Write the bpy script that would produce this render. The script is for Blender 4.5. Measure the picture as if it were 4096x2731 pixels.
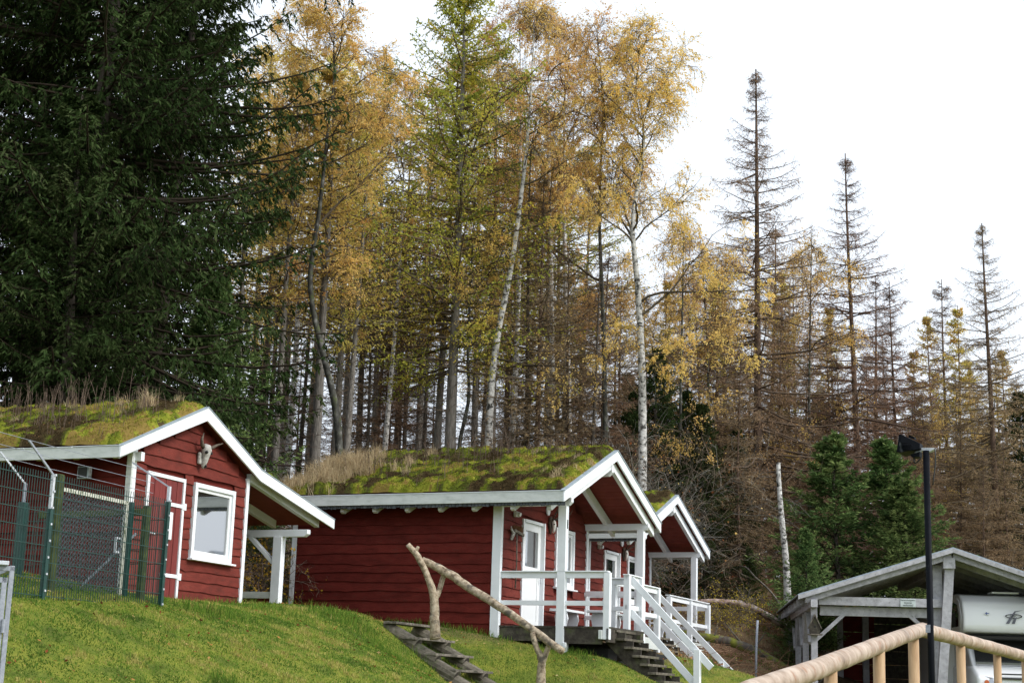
import bpy, math, random
import numpy as np
from mathutils import Vector, Matrix

for _o in list(bpy.data.objects):
    bpy.data.objects.remove(_o)
SC = bpy.context.scene
COL = SC.collection

# ------------------------------------------------------------------ camera
FOC, PITCH, ROLL = 6353.0, math.radians(12.5), math.radians(1.86)
_f = np.array([0, math.cos(PITCH), math.sin(PITCH)])
_u = np.array([0, -math.sin(PITCH), math.cos(PITCH)])
_r = np.array([1.0, 0, 0])
CR = math.cos(ROLL) * _r + math.sin(ROLL) * _u
CU = -math.sin(ROLL) * _r + math.cos(ROLL) * _u
CF = _f
EYE = np.array([0, 0, 1.6])
cam = bpy.data.cameras.new('camera')
cam.sensor_width = 36.0
cam.lens = 36.0 * FOC / 4096.0
cam.clip_start = 0.1
cam.clip_end = 3000
camo = bpy.data.objects.new('camera', cam)
camo.matrix_world = Matrix(((CR[0], CU[0], -CF[0], EYE[0]), (CR[1], CU[1], -CF[1], EYE[1]),
                            (CR[2], CU[2], -CF[2], EYE[2]), (0, 0, 0, 1)))
COL.objects.link(camo)
SC.camera = camo

# ------------------------------------------------------------------ sky, sun, exposure
SUN_EL, SUN_AZ = 38.0, 118.0          # degrees; azimuth clockwise from +Y (towards the porches)
world = bpy.data.worlds.new('World')
SC.world = world
world.use_nodes = True
wn = world.node_tree
wn.nodes.clear()
sky = wn.nodes.new('ShaderNodeTexSky')
sky.sky_type = 'NISHITA'
sky.sun_disc = False
sky.sun_elevation = math.radians(SUN_EL)
sky.sun_rotation = math.radians(SUN_AZ)
sky.air_density = 1.0
sky.dust_density = 6.0
sky.ozone_density = 1.0
hs = wn.nodes.new('ShaderNodeHueSaturation')     # an overcast sky: nearly colourless
hs.inputs['Saturation'].default_value = 0.28
mixs = wn.nodes.new('ShaderNodeMix')
mixs.data_type = 'RGBA'
mixs.inputs['Factor'].default_value = 0.62       # even cloud sheet over the clear-sky gradient
mixs.inputs['B'].default_value = (7.5, 8.2, 9.1, 1)
bg = wn.nodes.new('ShaderNodeBackground')
bg.inputs['Strength'].default_value = 0.13
wo = wn.nodes.new('ShaderNodeOutputWorld')
wn.links.new(sky.outputs[0], hs.inputs['Color'])
wn.links.new(hs.outputs[0], mixs.inputs['A'])
wn.links.new(mixs.outputs['Result'], bg.inputs['Color'])
wn.links.new(bg.outputs[0], wo.inputs['Surface'])
sl = bpy.data.lights.new('sun', 'SUN')
sl.energy = 1.4
sl.angle = math.radians(14)
sl.color = (1.0, 0.97, 0.93)
so = bpy.data.objects.new('sun', sl)
_a, _e = math.radians(SUN_AZ), math.radians(SUN_EL)
_d = Vector((math.sin(_a) * math.cos(_e), math.cos(_a) * math.cos(_e), math.sin(_e)))
so.rotation_euler = _d.to_track_quat('Z', 'Y').to_euler()
so.location = (0, 0, 60)
COL.objects.link(so)
SC.view_settings.view_transform = 'Standard'
SC.view_settings.look = 'None'
SC.view_settings.gamma = 1
SC.view_settings.exposure = 0.58
SC.render.engine = 'CYCLES'
SC.cycles.max_bounces = 8
SC.cycles.diffuse_bounces = 5
SC.cycles.glossy_bounces = 3
SC.cycles.transmission_bounces = 4
SC.cycles.transparent_max_bounces = 8

# ------------------------------------------------------------------ placing helpers
def ray(px, py):
    return CR * (px - 2048) / FOC + CU * (1365.5 - py) / FOC + CF

def at(px, py, y):
    d = ray(px, py)
    return EYE + d * (y / d[1])

class Frame:
    """local axes of a building: x along the ridge towards the porch, y along its front wall, z up"""
    def __init__(self, o, yaw):
        self.o = np.array(o, float)
        self.yaw = yaw
        a = math.radians(yaw)
        self.w = np.array([math.sin(a), math.cos(a), 0])
        self.x = np.array([math.cos(a), -math.sin(a), 0])
    def W(self, x, y, z=0):
        return self.o + self.x * x + self.w * y + np.array([0, 0, z])

FA = Frame((-5.958, 25.0, 2.854), 22.6)
FB = Frame((-0.114, 31.0, 2.702), 24.0)
FC = Frame(FB.W(-1.47, 8.64, 0.19), 24.0)
FK = Frame((10.68, 38.0, 5.356), 6.0)      # car shelter, origin at the front of its ridge

# ------------------------------------------------------------------ mesh helpers
class MB:
    def __init__(self):
        self.v = []; self.f = []; self.m = []
    def add(self, verts, faces, mi=0):
        b = len(self.v)
        self.v.extend([tuple(map(float, p)) for p in verts])
        for f in faces:
            self.f.append(tuple(i + b for i in f)); self.m.append(mi)
        return self
    def box(self, x0, x1, y0, y1, z0, z1, mi=0):
        v = [(x0, y0, z0), (x1, y0, z0), (x1, y1, z0), (x0, y1, z0), (x0, y0, z1), (x1, y0, z1), (x1, y1, z1), (x0, y1, z1)]
        return self.add(v, [(0, 3, 2, 1), (4, 5, 6, 7), (0, 1, 5, 4), (1, 2, 6, 5), (2, 3, 7, 6), (3, 0, 4, 7)], mi)
    def beam(self, p0, p1, w, h, up=(0, 0, 1), mi=0, drop=0.0):
        """a bar of width w (sideways) and height h (along up) between two points; drop lowers it"""
        p0 = np.array(p0, float); p1 = np.array(p1, float)
        d = p1 - p0; d /= np.linalg.norm(d)
        s = np.cross(d, up); s /= np.linalg.norm(s); u = np.cross(s, d)
        v = []
        for p in (p0, p1):
            for a, b in ((-1, -1), (1, -1), (1, 1), (-1, 1)):
                v.append(p + s * a * w / 2 + u * (b * h / 2 - drop))
        return self.add(v, [(0, 1, 2, 3), (7, 6, 5, 4), (0, 4, 5, 1), (1, 5, 6, 2), (2, 6, 7, 3), (3, 7, 4, 0)], mi)
    def prism(self, poly, off, mi=0):
        """polygon (3d points) pushed along the vector off"""
        n = len(poly); poly = [np.array(p, float) for p in poly]; off = np.array(off, float)
        v = poly + [p + off for p in poly]
        f = [tuple(range(n))[::-1], tuple(range(n, 2 * n))] + [(i, (i + 1) % n, n + (i + 1) % n, n + i) for i in range(n)]
        return self.add(v, f, mi)
    def tube(self, pts, rad, n=8, mi=0, cap=True, jit=0.0, rng=None):
        pts = [np.array(p, float) for p in pts]
        k = len(pts)
        if np.isscalar(rad): rad = [rad] * k
        v = []; ref = None
        for i, p in enumerate(pts):
            t = pts[min(i + 1, k - 1)] - pts[max(i - 1, 0)]; t /= (np.linalg.norm(t) + 1e-9)
            if ref is None:
                ref = np.array([0, 0, 1.0]) if abs(t[2]) < .9 else np.array([1.0, 0, 0])
            s = np.cross(t, ref); s /= np.linalg.norm(s); u = np.cross(s, t); ref = u
            for j in range(n):
                a = 2 * math.pi * j / n
                r = rad[i] * (1 + (rng.uniform(-jit, jit) if rng else 0))
                v.append(p + (s * math.cos(a) + u * math.sin(a)) * r)
        f = []
        for i in range(k - 1):
            for j in range(n):
                a = i * n + j; b = i * n + (j + 1) % n
                f.append((a, b, b + n, a + n))
        if cap:
            f.append(tuple(range(n))[::-1]); f.append(tuple(range((k - 1) * n, k * n)))
        return self.add(v, f, mi)
    def build(self, name, mats, parent=None, smooth=False, loc=None, bevel=0):
        me = bpy.data.meshes.new(name)
        me.from_pydata(self.v, [], self.f)
        if not isinstance(mats, (list, tuple)): mats = [mats]
        for m in mats: me.materials.append(m)
        if len(mats) > 1: me.polygons.foreach_set('material_index', self.m)
        if smooth: me.polygons.foreach_set('use_smooth', [True] * len(self.f))
        me.validate(); me.update()
        o = bpy.data.objects.new(name, me)
        COL.objects.link(o)
        if parent is not None: o.parent = parent
        if loc is not None: o.location = loc
        if bevel:
            b = o.modifiers.new('bevel', 'BEVEL'); b.width = bevel; b.segments = 2; b.limit_method = 'ANGLE'
        return o

def raw_mesh(name, V, F, mats, mi=None, smooth=False, tint=None):
    """fast mesh from arrays; F is (n,3) or (n,4)"""
    me = bpy.data.meshes.new(name)
    V = np.asarray(V, np.float32); F = np.asarray(F, np.int32)
    n, k = F.shape
    me.vertices.add(len(V)); me.vertices.foreach_set('co', V.ravel())
    me.loops.add(n * k); me.loops.foreach_set('vertex_index', F.ravel())
    me.polygons.add(n)
    me.polygons.foreach_set('loop_start', np.arange(0, n * k, k, dtype=np.int32))
    try: me.polygons.foreach_set('loop_total', np.full(n, k, np.int32))
    except Exception: pass
    for m in mats: me.materials.append(m)
    if mi is not None: me.polygons.foreach_set('material_index', np.asarray(mi, np.int32))
    if smooth is True: me.polygons.foreach_set('use_smooth', np.ones(n, bool))
    elif smooth is not False: me.polygons.foreach_set('use_smooth', np.asarray(smooth, bool))
    if tint is not None:
        at_ = me.attributes.new('tint', 'FLOAT', 'FACE'); at_.data.foreach_set('value', np.asarray(tint, np.float32))
    me.update(calc_edges=True)
    return me

def link(name, me, parent=None):
    o = bpy.data.objects.new(name, me); COL.objects.link(o)
    if parent is not None: o.parent = parent
    return o

def tag(o, label=None, cat=None, group=None, kind=None):
    if label: o['label'] = label
    if cat: o['category'] = cat
    if group: o['group'] = group
    if kind: o['kind'] = kind
    return o

def thing(name, label, cat, loc=(0, 0, 0), yaw=0.0, group=None):
    o = bpy.data.objects.new(name, None); o.empty_display_size = .3
    COL.objects.link(o)
    o.location = [float(c) for c in loc]; o.rotation_euler = (0, 0, -math.radians(yaw))
    return tag(o, label, cat, group)

def copy_tree(o, parent=None):
    c = o.copy(); COL.objects.link(c)
    if parent is not None: c.parent = parent
    for ch in list(o.children): copy_tree(ch, c)
    return c

# ------------------------------------------------------------------ materials
def new_mat(name):
    m = bpy.data.materials.new(name); m.use_nodes = True
    nt = m.node_tree; nt.nodes.clear()
    out = nt.nodes.new('ShaderNodeOutputMaterial')
    return m, nt, out

def N(nt, t, **kw):
    n = nt.nodes.new(t)
    for k, v in kw.items():
        if k in n.inputs: n.inputs[k].default_value = v
        else: setattr(n, k, v)
    return n

def ramp(nt, fac, stops):
    r = nt.nodes.new('ShaderNodeValToRGB')
    e = r.color_ramp.elements
    while len(e) < len(stops): e.new(0.5)
    for el, (p, c) in zip(e, stops):
        el.position = p; el.color = (c[0], c[1], c[2], 1)
    nt.links.new(fac, r.inputs[0])
    return r.outputs[0]

def surf(name, stops, scale=8, stretch=(1, 1, 1), rough=.75, bump=.3, bscale=None, detail=6, spec=.3, mix2=None, bdist=.01, rand=0.0, coords='Object'):
    """noise-coloured surface; mix2 = (colour, scale, lo, hi) lays a second blotchy tone over it"""
    m, nt, out = new_mat(name)
    tc = N(nt, 'ShaderNodeTexCoord'); mp = N(nt, 'ShaderNodeMapping'); mp.inputs['Scale'].default_value = stretch
    nt.links.new(tc.outputs[coords], mp.inputs[0])
    src = mp.outputs[0]
    if rand:
        oi = N(nt, 'ShaderNodeObjectInfo'); ad = N(nt, 'ShaderNodeVectorMath', operation='ADD')
        sc_ = N(nt, 'ShaderNodeMath', operation='MULTIPLY'); sc_.inputs[1].default_value = 40
        nt.links.new(oi.outputs['Random'], sc_.inputs[0])
        nt.links.new(mp.outputs[0], ad.inputs[0]); nt.links.new(sc_.outputs[0], ad.inputs[1]); src = ad.outputs[0]
    n1 = N(nt, 'ShaderNodeTexNoise'); n1.inputs['Scale'].default_value = scale; n1.inputs['Detail'].default_value = detail
    n1.inputs['Roughness'].default_value = .62
    nt.links.new(src, n1.inputs['Vector'])
    col = ramp(nt, n1.outputs['Fac'], stops)
    if mix2:
        n2 = N(nt, 'ShaderNodeTexNoise'); n2.inputs['Scale'].default_value = mix2[1]; n2.inputs['Detail'].default_value = 5
        nt.links.new(src, n2.inputs['Vector'])
        mr = N(nt, 'ShaderNodeMapRange'); mr.inputs[1].default_value = mix2[2]; mr.inputs[2].default_value = mix2[3]
        nt.links.new(n2.outputs['Fac'], mr.inputs[0])
        mx = N(nt, 'ShaderNodeMix', data_type='RGBA'); nt.links.new(mr.outputs[0], mx.inputs['Factor'])
        nt.links.new(col, mx.inputs['A']); mx.inputs['B'].default_value = (*mix2[0], 1); col = mx.outputs['Result']
    if rand:
        hv = N(nt, 'ShaderNodeHueSaturation')
        mr2 = N(nt, 'ShaderNodeMapRange'); mr2.inputs[3].default_value = 1 - rand; mr2.inputs[4].default_value = 1 + rand
        nt.links.new(oi.outputs['Random'], mr2.inputs[0]); nt.links.new(mr2.outputs[0], hv.inputs['Value'])
        nt.links.new(col, hv.inputs['Color']); col = hv.outputs[0]
    b = N(nt, 'ShaderNodeBsdfPrincipled'); b.inputs['Roughness'].default_value = rough
    b.inputs['Specular IOR Level'].default_value = spec
    nt.links.new(col, b.inputs['Base Color'])
    if bump:
        n3 = N(nt, 'ShaderNodeTexNoise'); n3.inputs['Scale'].default_value = bscale or scale * 3; n3.inputs['Detail'].default_value = 8
        nt.links.new(src, n3.inputs['Vector'])
        bp = N(nt, 'ShaderNodeBump'); bp.inputs['Strength'].default_value = bump; bp.inputs['Distance'].default_value = bdist
        nt.links.new(n3.outputs['Fac'], bp.inputs['Height']); nt.links.new(bp.outputs[0], b.inputs['Normal'])
    nt.links.new(b.outputs[0], out.inputs[0])
    return m

def leafmat(name, stops, trans=.45, rough=.6, huerand=.02, valrand=.15):
    """small leaves: colour by the per-face tint, part of the light passes through"""
    m, nt, out = new_mat(name)
    a = N(nt, 'ShaderNodeAttribute'); a.attribute_name = 'tint'
    col = ramp(nt, a.outputs['Fac'], stops)
    oi = N(nt, 'ShaderNodeObjectInfo')
    hv = N(nt, 'ShaderNodeHueSaturation')
    for o_, lo, hi in (('Hue', .5 - huerand, .5 + huerand), ('Value', 1 - valrand, 1 + valrand)):
        mr = N(nt, 'ShaderNodeMapRange'); mr.inputs[3].default_value = lo; mr.inputs[4].default_value = hi
        nt.links.new(oi.outputs['Random'], mr.inputs[0]); nt.links.new(mr.outputs[0], hv.inputs[o_])
    nt.links.new(col, hv.inputs['Color'])
    d = N(nt, 'ShaderNodeBsdfDiffuse'); t = N(nt, 'ShaderNodeBsdfTranslucent'); mx = N(nt, 'ShaderNodeMixShader')
    mx.inputs[0].default_value = trans
    nt.links.new(hv.outputs[0], d.inputs[0]); nt.links.new(hv.outputs[0], t.inputs[0])
    nt.links.new(d.outputs[0], mx.inputs[1]); nt.links.new(t.outputs[0], mx.inputs[2])
    nt.links.new(mx.outputs[0], out.inputs[0])
    return m

def flat(name, c, rough=.5, metal=0.0, spec=.5):
    m, nt, out = new_mat(name)
    b = N(nt, 'ShaderNodeBsdfPrincipled'); b.inputs['Base Color'].default_value = (*c, 1)
    b.inputs['Roughness'].default_value = rough; b.inputs['Metallic'].default_value = metal
    b.inputs['Specular IOR Level'].default_value = spec
    nt.links.new(b.outputs[0], out.inputs[0])
    return m

M = {}
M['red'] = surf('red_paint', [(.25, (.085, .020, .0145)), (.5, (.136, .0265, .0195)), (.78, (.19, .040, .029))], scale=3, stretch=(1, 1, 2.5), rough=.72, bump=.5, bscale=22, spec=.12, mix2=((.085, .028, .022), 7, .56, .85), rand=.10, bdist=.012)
M['red_shaded'] = surf('red_paint_shaded', [(.25, (.066, .0125, .0095)), (.5, (.108, .0175, .0135)), (.78, (.15, .027, .020))], scale=3, stretch=(1, 1, 2.5), rough=.8, bump=.5, bscale=22, spec=.06, mix2=((.065, .022, .017), 6, .56, .85), rand=.10, bdist=.012)  # same red paint, with the side walls' shade put into its colour
M['soffit'] = surf('soffit_boards', [(.3, (.16, .026, .018)), (.7, (.22, .04, .026))], scale=5, rough=.7, bump=.2)
M['door_red'] = surf('red_door_paint', [(.3, (.12, .018, .016)), (.6, (.18, .03, .026)), (.8, (.24, .05, .042))], scale=4, stretch=(1, 6, .8), rough=.5, bump=.2, rand=.06)
M['white'] = surf('white_paint', [(.25, (.66, .69, .72)), (.5, (.74, .77, .80)), (.8, (.79, .82, .85))], scale=3, rough=.5, bump=.12, bscale=30, spec=.4, mix2=((.50, .51, .47), 7, .68, .95))
M['fascia'] = surf('weathered_white_paint', [(.25, (.42, .45, .43)), (.5, (.55, .58, .56)), (.8, (.64, .66, .64))], scale=4, stretch=(1, 1, 3), rough=.55, bump=.2, mix2=((.30, .32, .26), 5, .60, .95))
M['grey_wood'] = surf('grey_washed_wood', [(.25, (.26, .26, .28)), (.55, (.40, .40, .43)), (.8, (.52, .52, .55))], scale=6, stretch=(1, 1, 1), rough=.7, bump=.4, bscale=40, mix2=((.2, .2, .2), 14, .56, .8), rand=.08)
M['tin'] = surf('roof_trim_metal', [(.3, (.20, .25, .29)), (.7, (.33, .38, .42))], scale=9, rough=.45, bump=.1, spec=.5)
M['shingle'] = surf('slate_shingle', [(.3, (.03, .033, .035)), (.6, (.09, .1, .11)), (.8, (.17, .19, .2))], scale=12, rough=.8, rand=.4)
M['darkwood'] = surf('dark_mossy_wood', [(.25, (.018, .015, .012)), (.5, (.045, .038, .03)), (.75, (.09, .085, .06))], scale=9, stretch=(1, 1, 1), rough=.85, bump=.6, bscale=30, mix2=((.07, .085, .03), 5, .56, .8), rand=.2)
M['tread'] = surf('worn_tread_wood', [(.25, (.05, .042, .03)), (.5, (.12, .105, .08)), (.75, (.20, .18, .14))], scale=9, rough=.85, bump=.5, bscale=30, mix2=((.10, .12, .05), 5, .56, .8), rand=.2)
M['steplog'] = surf('weathered_log', [(.3, (.06, .052, .042)), (.5, (.16, .14, .115)), (.75, (.30, .27, .22))], scale=11, stretch=(1, 1, 1), rough=.85, bump=.7, bscale=50, mix2=((.03, .03, .02), 4, .48, .72), rand=.15)
M['drift'] = surf('barkless_branch', [(.30, (.08, .06, .04)), (.42, (.24, .185, .125)), (.58, (.40, .33, .24)), (.75, (.52, .46, .37))], scale=13, stretch=(1, 1, 1), rough=.75, bump=.8, bscale=40, mix2=((.10, .085, .065), 7, .54, .66))
M['pine'] = surf('peeled_pine_rail', [(.28, (.15, .10, .065)), (.42, (.32, .235, .17)), (.60, (.46, .365, .285)), (.85, (.60, .52, .44))], scale=6, stretch=(1, 1, 1), rough=.55, bump=.55, bscale=13, mix2=((.30, .17, .10), 9, .57, .70), bdist=.02, spec=.35)
M['pinepost'] = surf('peeled_pine_post', [(.2, (.25, .145, .07)), (.5, (.40, .265, .145)), (.8, (.52, .38, .235))], scale=3, stretch=(5, 5, .7), rough=.6, bump=.3, bscale=22)
M['glass'] = flat('window_glass', (.015, .018, .02), .03, 0, 1.0)
M['glass'].node_tree.nodes['Principled BSDF'].inputs['IOR'].default_value = 3.0
M['curtain'] = surf('curtain', [(.3, (.35, .36, .36)), (.7, (.55, .56, .55))], scale=3, stretch=(20, 20, .5), rough=.9)
M['bone'] = surf('bleached_bone', [(.3, (.24, .23, .2)), (.6, (.45, .44, .41)), (.8, (.6, .6, .58))], scale=25, rough=.8, bump=.4)
M['bonewhite'] = surf('white_bone', [(.3, (.55, .54, .5)), (.8, (.75, .74, .7))], scale=25, rough=.7, bump=.2)
M['horn'] = surf('horn', [(.3, (.03, .022, .016)), (.7, (.14, .11, .08))], scale=20, rough=.6, bump=.4)
M['black'] = surf('black_coated_metal', [(.3, (.003, .004, .006)), (.6, (.006, .007, .010)), (.8, (.012, .013, .017))], scale=14, stretch=(1, 1, .5), rough=.5, bump=.05, spec=.05, mix2=((.10, .11, .12), 11, .66, .8))
M['green'] = surf('green_coated_steel', [(.3, (.003, .026, .021)), (.7, (.006, .052, .041))], scale=10, rough=.4, bump=.05, spec=.5)
M['galv'] = surf('galvanised_steel', [(.3, (.19, .21, .25)), (.6, (.30, .32, .37)), (.8, (.40, .43, .48))], scale=30, rough=.45, bump=.05, spec=.5)
M['steelwhite'] = surf('pale_zinc', [(.3, (.4, .42, .46)), (.7, (.6, .63, .68))], scale=20, rough=.4)
M['chain'] = flat('chain_wire', (.075, .08, .10), .6, .2)
M['rusty'] = surf('flaking_white_paint', [(.36, (.10, .12, .05)), (.46, (.5, .5, .42)), (.62, (.62, .62, .55)), (.72, (.2, .09, .03))], scale=22, rough=.7, bump=.3)
M['greenwood'] = surf('mossy_timber', [(.3, (.02, .03, .012)), (.55, (.055, .07, .022)), (.8, (.12, .14, .04))], scale=10, rough=.9, bump=.5)
M['plastic'] = flat('white_plastic', (.75, .77, .78), .35)
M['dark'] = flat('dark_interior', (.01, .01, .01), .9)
M['camper'] = flat('white_gelcoat', (.82, .84, .85), .22, 0, .6)
M['rubber'] = flat('dark_rubber', (.02, .02, .02), .6)
M['lens'] = flat('headlight_lens', (.35, .38, .42), .08, .3, 1)
M['orange'] = flat('indicator_orange', (.5, .12, .03), .3)
M['ink'] = flat('dark_ink', (.02, .025, .03), .6)
M['greyink'] = flat('grey_decal', (.13, .135, .17), .5)
M['blueink'] = flat('blue_decal', (.02, .06, .3), .5)
M['signface'] = flat('sign_plate', (.50, .56, .56), .5)
M['broom'] = surf('broom_bristle', [(.3, (.10, .045, .02)), (.7, (.22, .11, .05))], scale=30, rough=.9)
M['birch'] = surf('birch_bark', [(.38, (.03, .028, .025)), (.45, (.36, .35, .33)), (.60, (.58, .57, .54)), (.8, (.66, .65, .62))], scale=2.2, stretch=(3.2, 3.2, 4.5), rough=.7, bump=.3, mix2=((.035, .035, .03), 1.6, .58, .66))
M['birchdark'] = surf('birch_bark_dark', [(.40, (.025, .024, .02)), (.55, (.06, .06, .05)), (.68, (.17, .165, .155)), (.8, (.30, .29, .27))], scale=2.2, stretch=(3.5, 3.5, 2.2), rough=.8, bump=.4, mix2=((.06, .075, .02), 2.0, .55, .7))
M['bark'] = surf('conifer_bark', [(.25, (.055, .05, .043)), (.5, (.15, .137, .12)), (.75, (.26, .24, .215))], scale=7, stretch=(2.5, 2.5, .5), rough=.9, bump=.8, bscale=14, bdist=.03, rand=.25)
M['barkdark'] = surf('dark_bark', [(.25, (.03, .025, .02)), (.55, (.075, .062, .05)), (.8, (.14, .115, .095))], scale=7, stretch=(2.5, 2.5, .5), rough=.9, bump=.8, bscale=14, bdist=.03, rand=.2)
M['barkred'] = surf('red_brown_bark', [(.25, (.05, .032, .022)), (.55, (.12, .078, .055)), (.8, (.2, .14, .10))], scale=7, stretch=(2.5, 2.5, .5), rough=.9, bump=.8, bscale=14, bdist=.03, rand=.2)
M['twig'] = leafmat('bare_twigs', [(0, (.075, .058, .043)), (.5, (.16, .122, .09)), (1, (.25, .195, .15))], trans=.15)
M['twigdark'] = leafmat('dark_spruce_limbs', [(0, (.02, .015, .011)), (.5, (.04, .031, .024)), (1, (.07, .057, .045))], trans=.05)
M['twigbrown'] = leafmat('brown_dead_sprays', [(0, (.19, .12, .068)), (.5, (.35, .235, .14)), (1, (.52, .37, .23))], trans=.45)
M['twiggrey'] = leafmat('grey_twigs', [(0, (.07, .062, .055)), (.5, (.15, .135, .12)), (1, (.26, .245, .22))], trans=.1)
M['spruce'] = leafmat('spruce_needles', [(0, (.014, .023, .009)), (.5, (.028, .047, .015)), (.85, (.05, .074, .025)), (1, (.066, .084, .034))], trans=.18, huerand=.012)
M['youngspruce'] = leafmat('young_spruce_needles', [(0, (.036, .068, .024)), (.5, (.088, .145, .046)), (1, (.20, .25, .085))], trans=.25, huerand=.012)
M['larch'] = leafmat('larch_needles', [(0, (.20, .25, .045)), (.4, (.42, .44, .075)), (.75, (.66, .57, .10)), (1, (.78, .56, .12))], trans=.55, huerand=.02)
M['larchgold'] = leafmat('golden_larch_needles', [(0, (.46, .43, .10)), (.4, (.70, .58, .14)), (.8, (.84, .64, .19)), (1, (.80, .50, .15))], trans=.62, huerand=.02)
M['birchleaf'] = leafmat('birch_leaves', [(0, (.56, .40, .11)), (.4, (.80, .52, .17)), (.8, (.88, .62, .25)), (1, (.76, .40, .14))], trans=.55, huerand=.015)
M['yellowleaf'] = leafmat('yellow_leaves', [(0, (.35, .27, .03)), (.5, (.6, .44, .05)), (1, (.62, .34, .05))], trans=.5)
M['grass'] = leafmat('grass_blades', [(0, (.05, .09, .017)), (.35, (.095, .178, .028)), (.7, (.16, .25, .038)), (.92, (.33, .33, .07)), (1, (.42, .34, .14))], trans=.35, valrand=0, huerand=0)
M['moss'] = leafmat('moss', [(0, (.05, .036, .018)), (.22, (.085, .062, .03)), (.36, (.075, .085, .022)), (.5, (.115, .14, .02)), (.7, (.18, .205, .024)), (.9, (.27, .265, .04)), (1, (.20, .11, .05))], trans=.2, valrand=.0, huerand=0)
M['straw'] = leafmat('dry_grass_blades', [(0, (.26, .19, .10)), (.5, (.48, .37, .22)), (1, (.64, .54, .36))], trans=.35, valrand=.0, huerand=0)
M['deadleaf'] = leafmat('dead_leaves', [(0, (.10, .03, .015)), (.5, (.22, .075, .03)), (.8, (.42, .22, .07)), (1, (.5, .4, .2))], trans=.2, valrand=.0, huerand=0)

# ------------------------------------------------------------------ numeric noise
_LAT = np.random.RandomState(7).rand(256, 256)
def vnoise(x, y, s=1.0, seed=0):
    x = np.asarray(x, float) * s + seed * 17.3 + 1000; y = np.asarray(y, float) * s + seed * 31.7 + 1000
    xi = np.floor(x).astype(int); yi = np.floor(y).astype(int); fx = x - xi; fy = y - yi
    fx = fx * fx * (3 - 2 * fx); fy = fy * fy * (3 - 2 * fy)
    g = lambda a, b: _LAT[a % 256, b % 256]
    return (g(xi, yi) * (1 - fx) + g(xi + 1, yi) * fx) * (1 - fy) + (g(xi, yi + 1) * (1 - fx) + g(xi + 1, yi + 1) * fx) * fy
def fnoise(x, y, s=1.0, seed=0, o=4):
    t = 0; a = .5; n = 0
    for i in range(o):
        t = t + a * vnoise(x, y, s * 2 ** i, seed + i); n += a; a *= .5
    return t / n

# ------------------------------------------------------------------ terrain
_cp = []
def cp(x, y, z): _cp.append((x, y, z))
def cpF(F, x, y, z):
    p = F.W(x, y, z); _cp.append((p[0], p[1], p[2]))
for a in ((0, 0, 0), (-8, 0, 0), (8, 0, 0), (0, 8, .05), (-6, 8, .1), (6, 8, .4), (-30, 0, 0), (30, 0, 0), (0, -20, 0)): cp(*a)
for a in ((-7.5, 13.5, .95), (-4.5, 15.5, .9), (-2, 18, .8), (.5, 21, .7), (3, 24, .8), (-13, 12, .9)): cp(*a)
for a in ((-7.0, 15.0, 1.55), (-5.3, 16.6, 1.5), (-3.2, 19.0, 1.45), (-.8, 22.0, 1.4), (1.6, 25.2, 1.35), (3.6, 27.5, 1.4)): cp(*a)
for a in ((-8.4, 17.5, 2.5), (-5.9, 19.0, 2.56), (-4.9, 21.3, 2.64), (-4.4, 23.6, 2.72), (-3.9, 26.2, 2.86), (-3.0, 26.6, 2.78), (-2.3, 28.1, 2.80)): cp(*a)
for a in ((0, 0, 0), (-4, 0, .2), (-4, 4, .3), (0, 3.47, .05), (0, 5, .12), (2.0, 2.5, .0)): cpF(FA, *a)
for a in ((-4.6, 0, .44), (-2.3, 0, .22), (0, 0, -.02), (1.3, 0, -.3), (2.1, -.3, -.42), (3.0, -.3, -.8), (4.2, -.3, -1.15), (0, 4.67, .12), (2, 4.6, -.2), (4, 3, -1.0), (5.5, 3, -1.1), (3.5, 1.5, -1.05)): cpF(FB, *a)
for a in ((0, 0, -.1), (1.9, -.6, -.42), (3.3, -.6, -1.0), (4.2, -.6, -1.3), (1.6, 1.2, -.30), (4, 1.4, -1.0), (3, 4.4, -.5), (0, 4.67, 0), (-4.6, 2, .5)): cpF(FC, *a)
for a in ((6.2, 33, 1.9), (6.3, 40.2, 2.52), (5, 36, 2.2), (9, 50, 2.9), (7.5, 46, 3.5), (12, 49, 2.9), (16, 50, 3.0), (8, 38, 1.6), (7.2, 34, 1.5), (11, 38, 1.4), (15, 38, 1.4), (11, 44, 1.45), (15, 44, 1.45), (8, 44, 1.6), (9, 30, 1.2), (14, 30, 1.3)): cp(*a)
for a in ((4.5, 52, 5.0), (9, 53, 4.9), (9, 60, 5.8), (16, 60, 5.0), (3, 62, 6.3), (0, 50, 5.2), (-4, 42, 4.3), (-9, 42, 4.6), (-12, 36, 4.2), (-14, 30, 3.6), (-8, 55, 6.4), (-16, 55, 6.6), (3, 70, 6.3), (16, 70, 5.8), (26, 62, 5.4), (-10, 70, 6.6), (26, 45, 2.4), (-18, 20, 2.6), (-24, 40, 5.0)): cp(*a)
_fs = Frame(at(1590, 2484, 28.0), 24.0)
for k in range(0, 6): cpF(_fs, .385 * k + .05, .7, -.262 * k - .40)
for k in range(0, 6): cpF(_fs, .385 * k + .05, -.5, -.262 * k - .27)
_cp = np.array(_cp)
def _phi(r2): return np.where(r2 > 1e-9, .5 * r2 * np.log(np.maximum(r2, 1e-9)), 0)
_d2 = ((_cp[:, None, :2] - _cp[None, :, :2]) ** 2).sum(-1) / 400
_n = len(_cp)
_K = np.zeros((_n + 3, _n + 3)); _K[:_n, :_n] = _phi(_d2) + np.eye(_n) * 2e-4
_K[:_n, _n] = 1; _K[:_n, _n + 1:] = _cp[:, :2] / 20; _K[_n, :_n] = 1; _K[_n + 1:, :_n] = (_cp[:, :2] / 20).T
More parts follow.
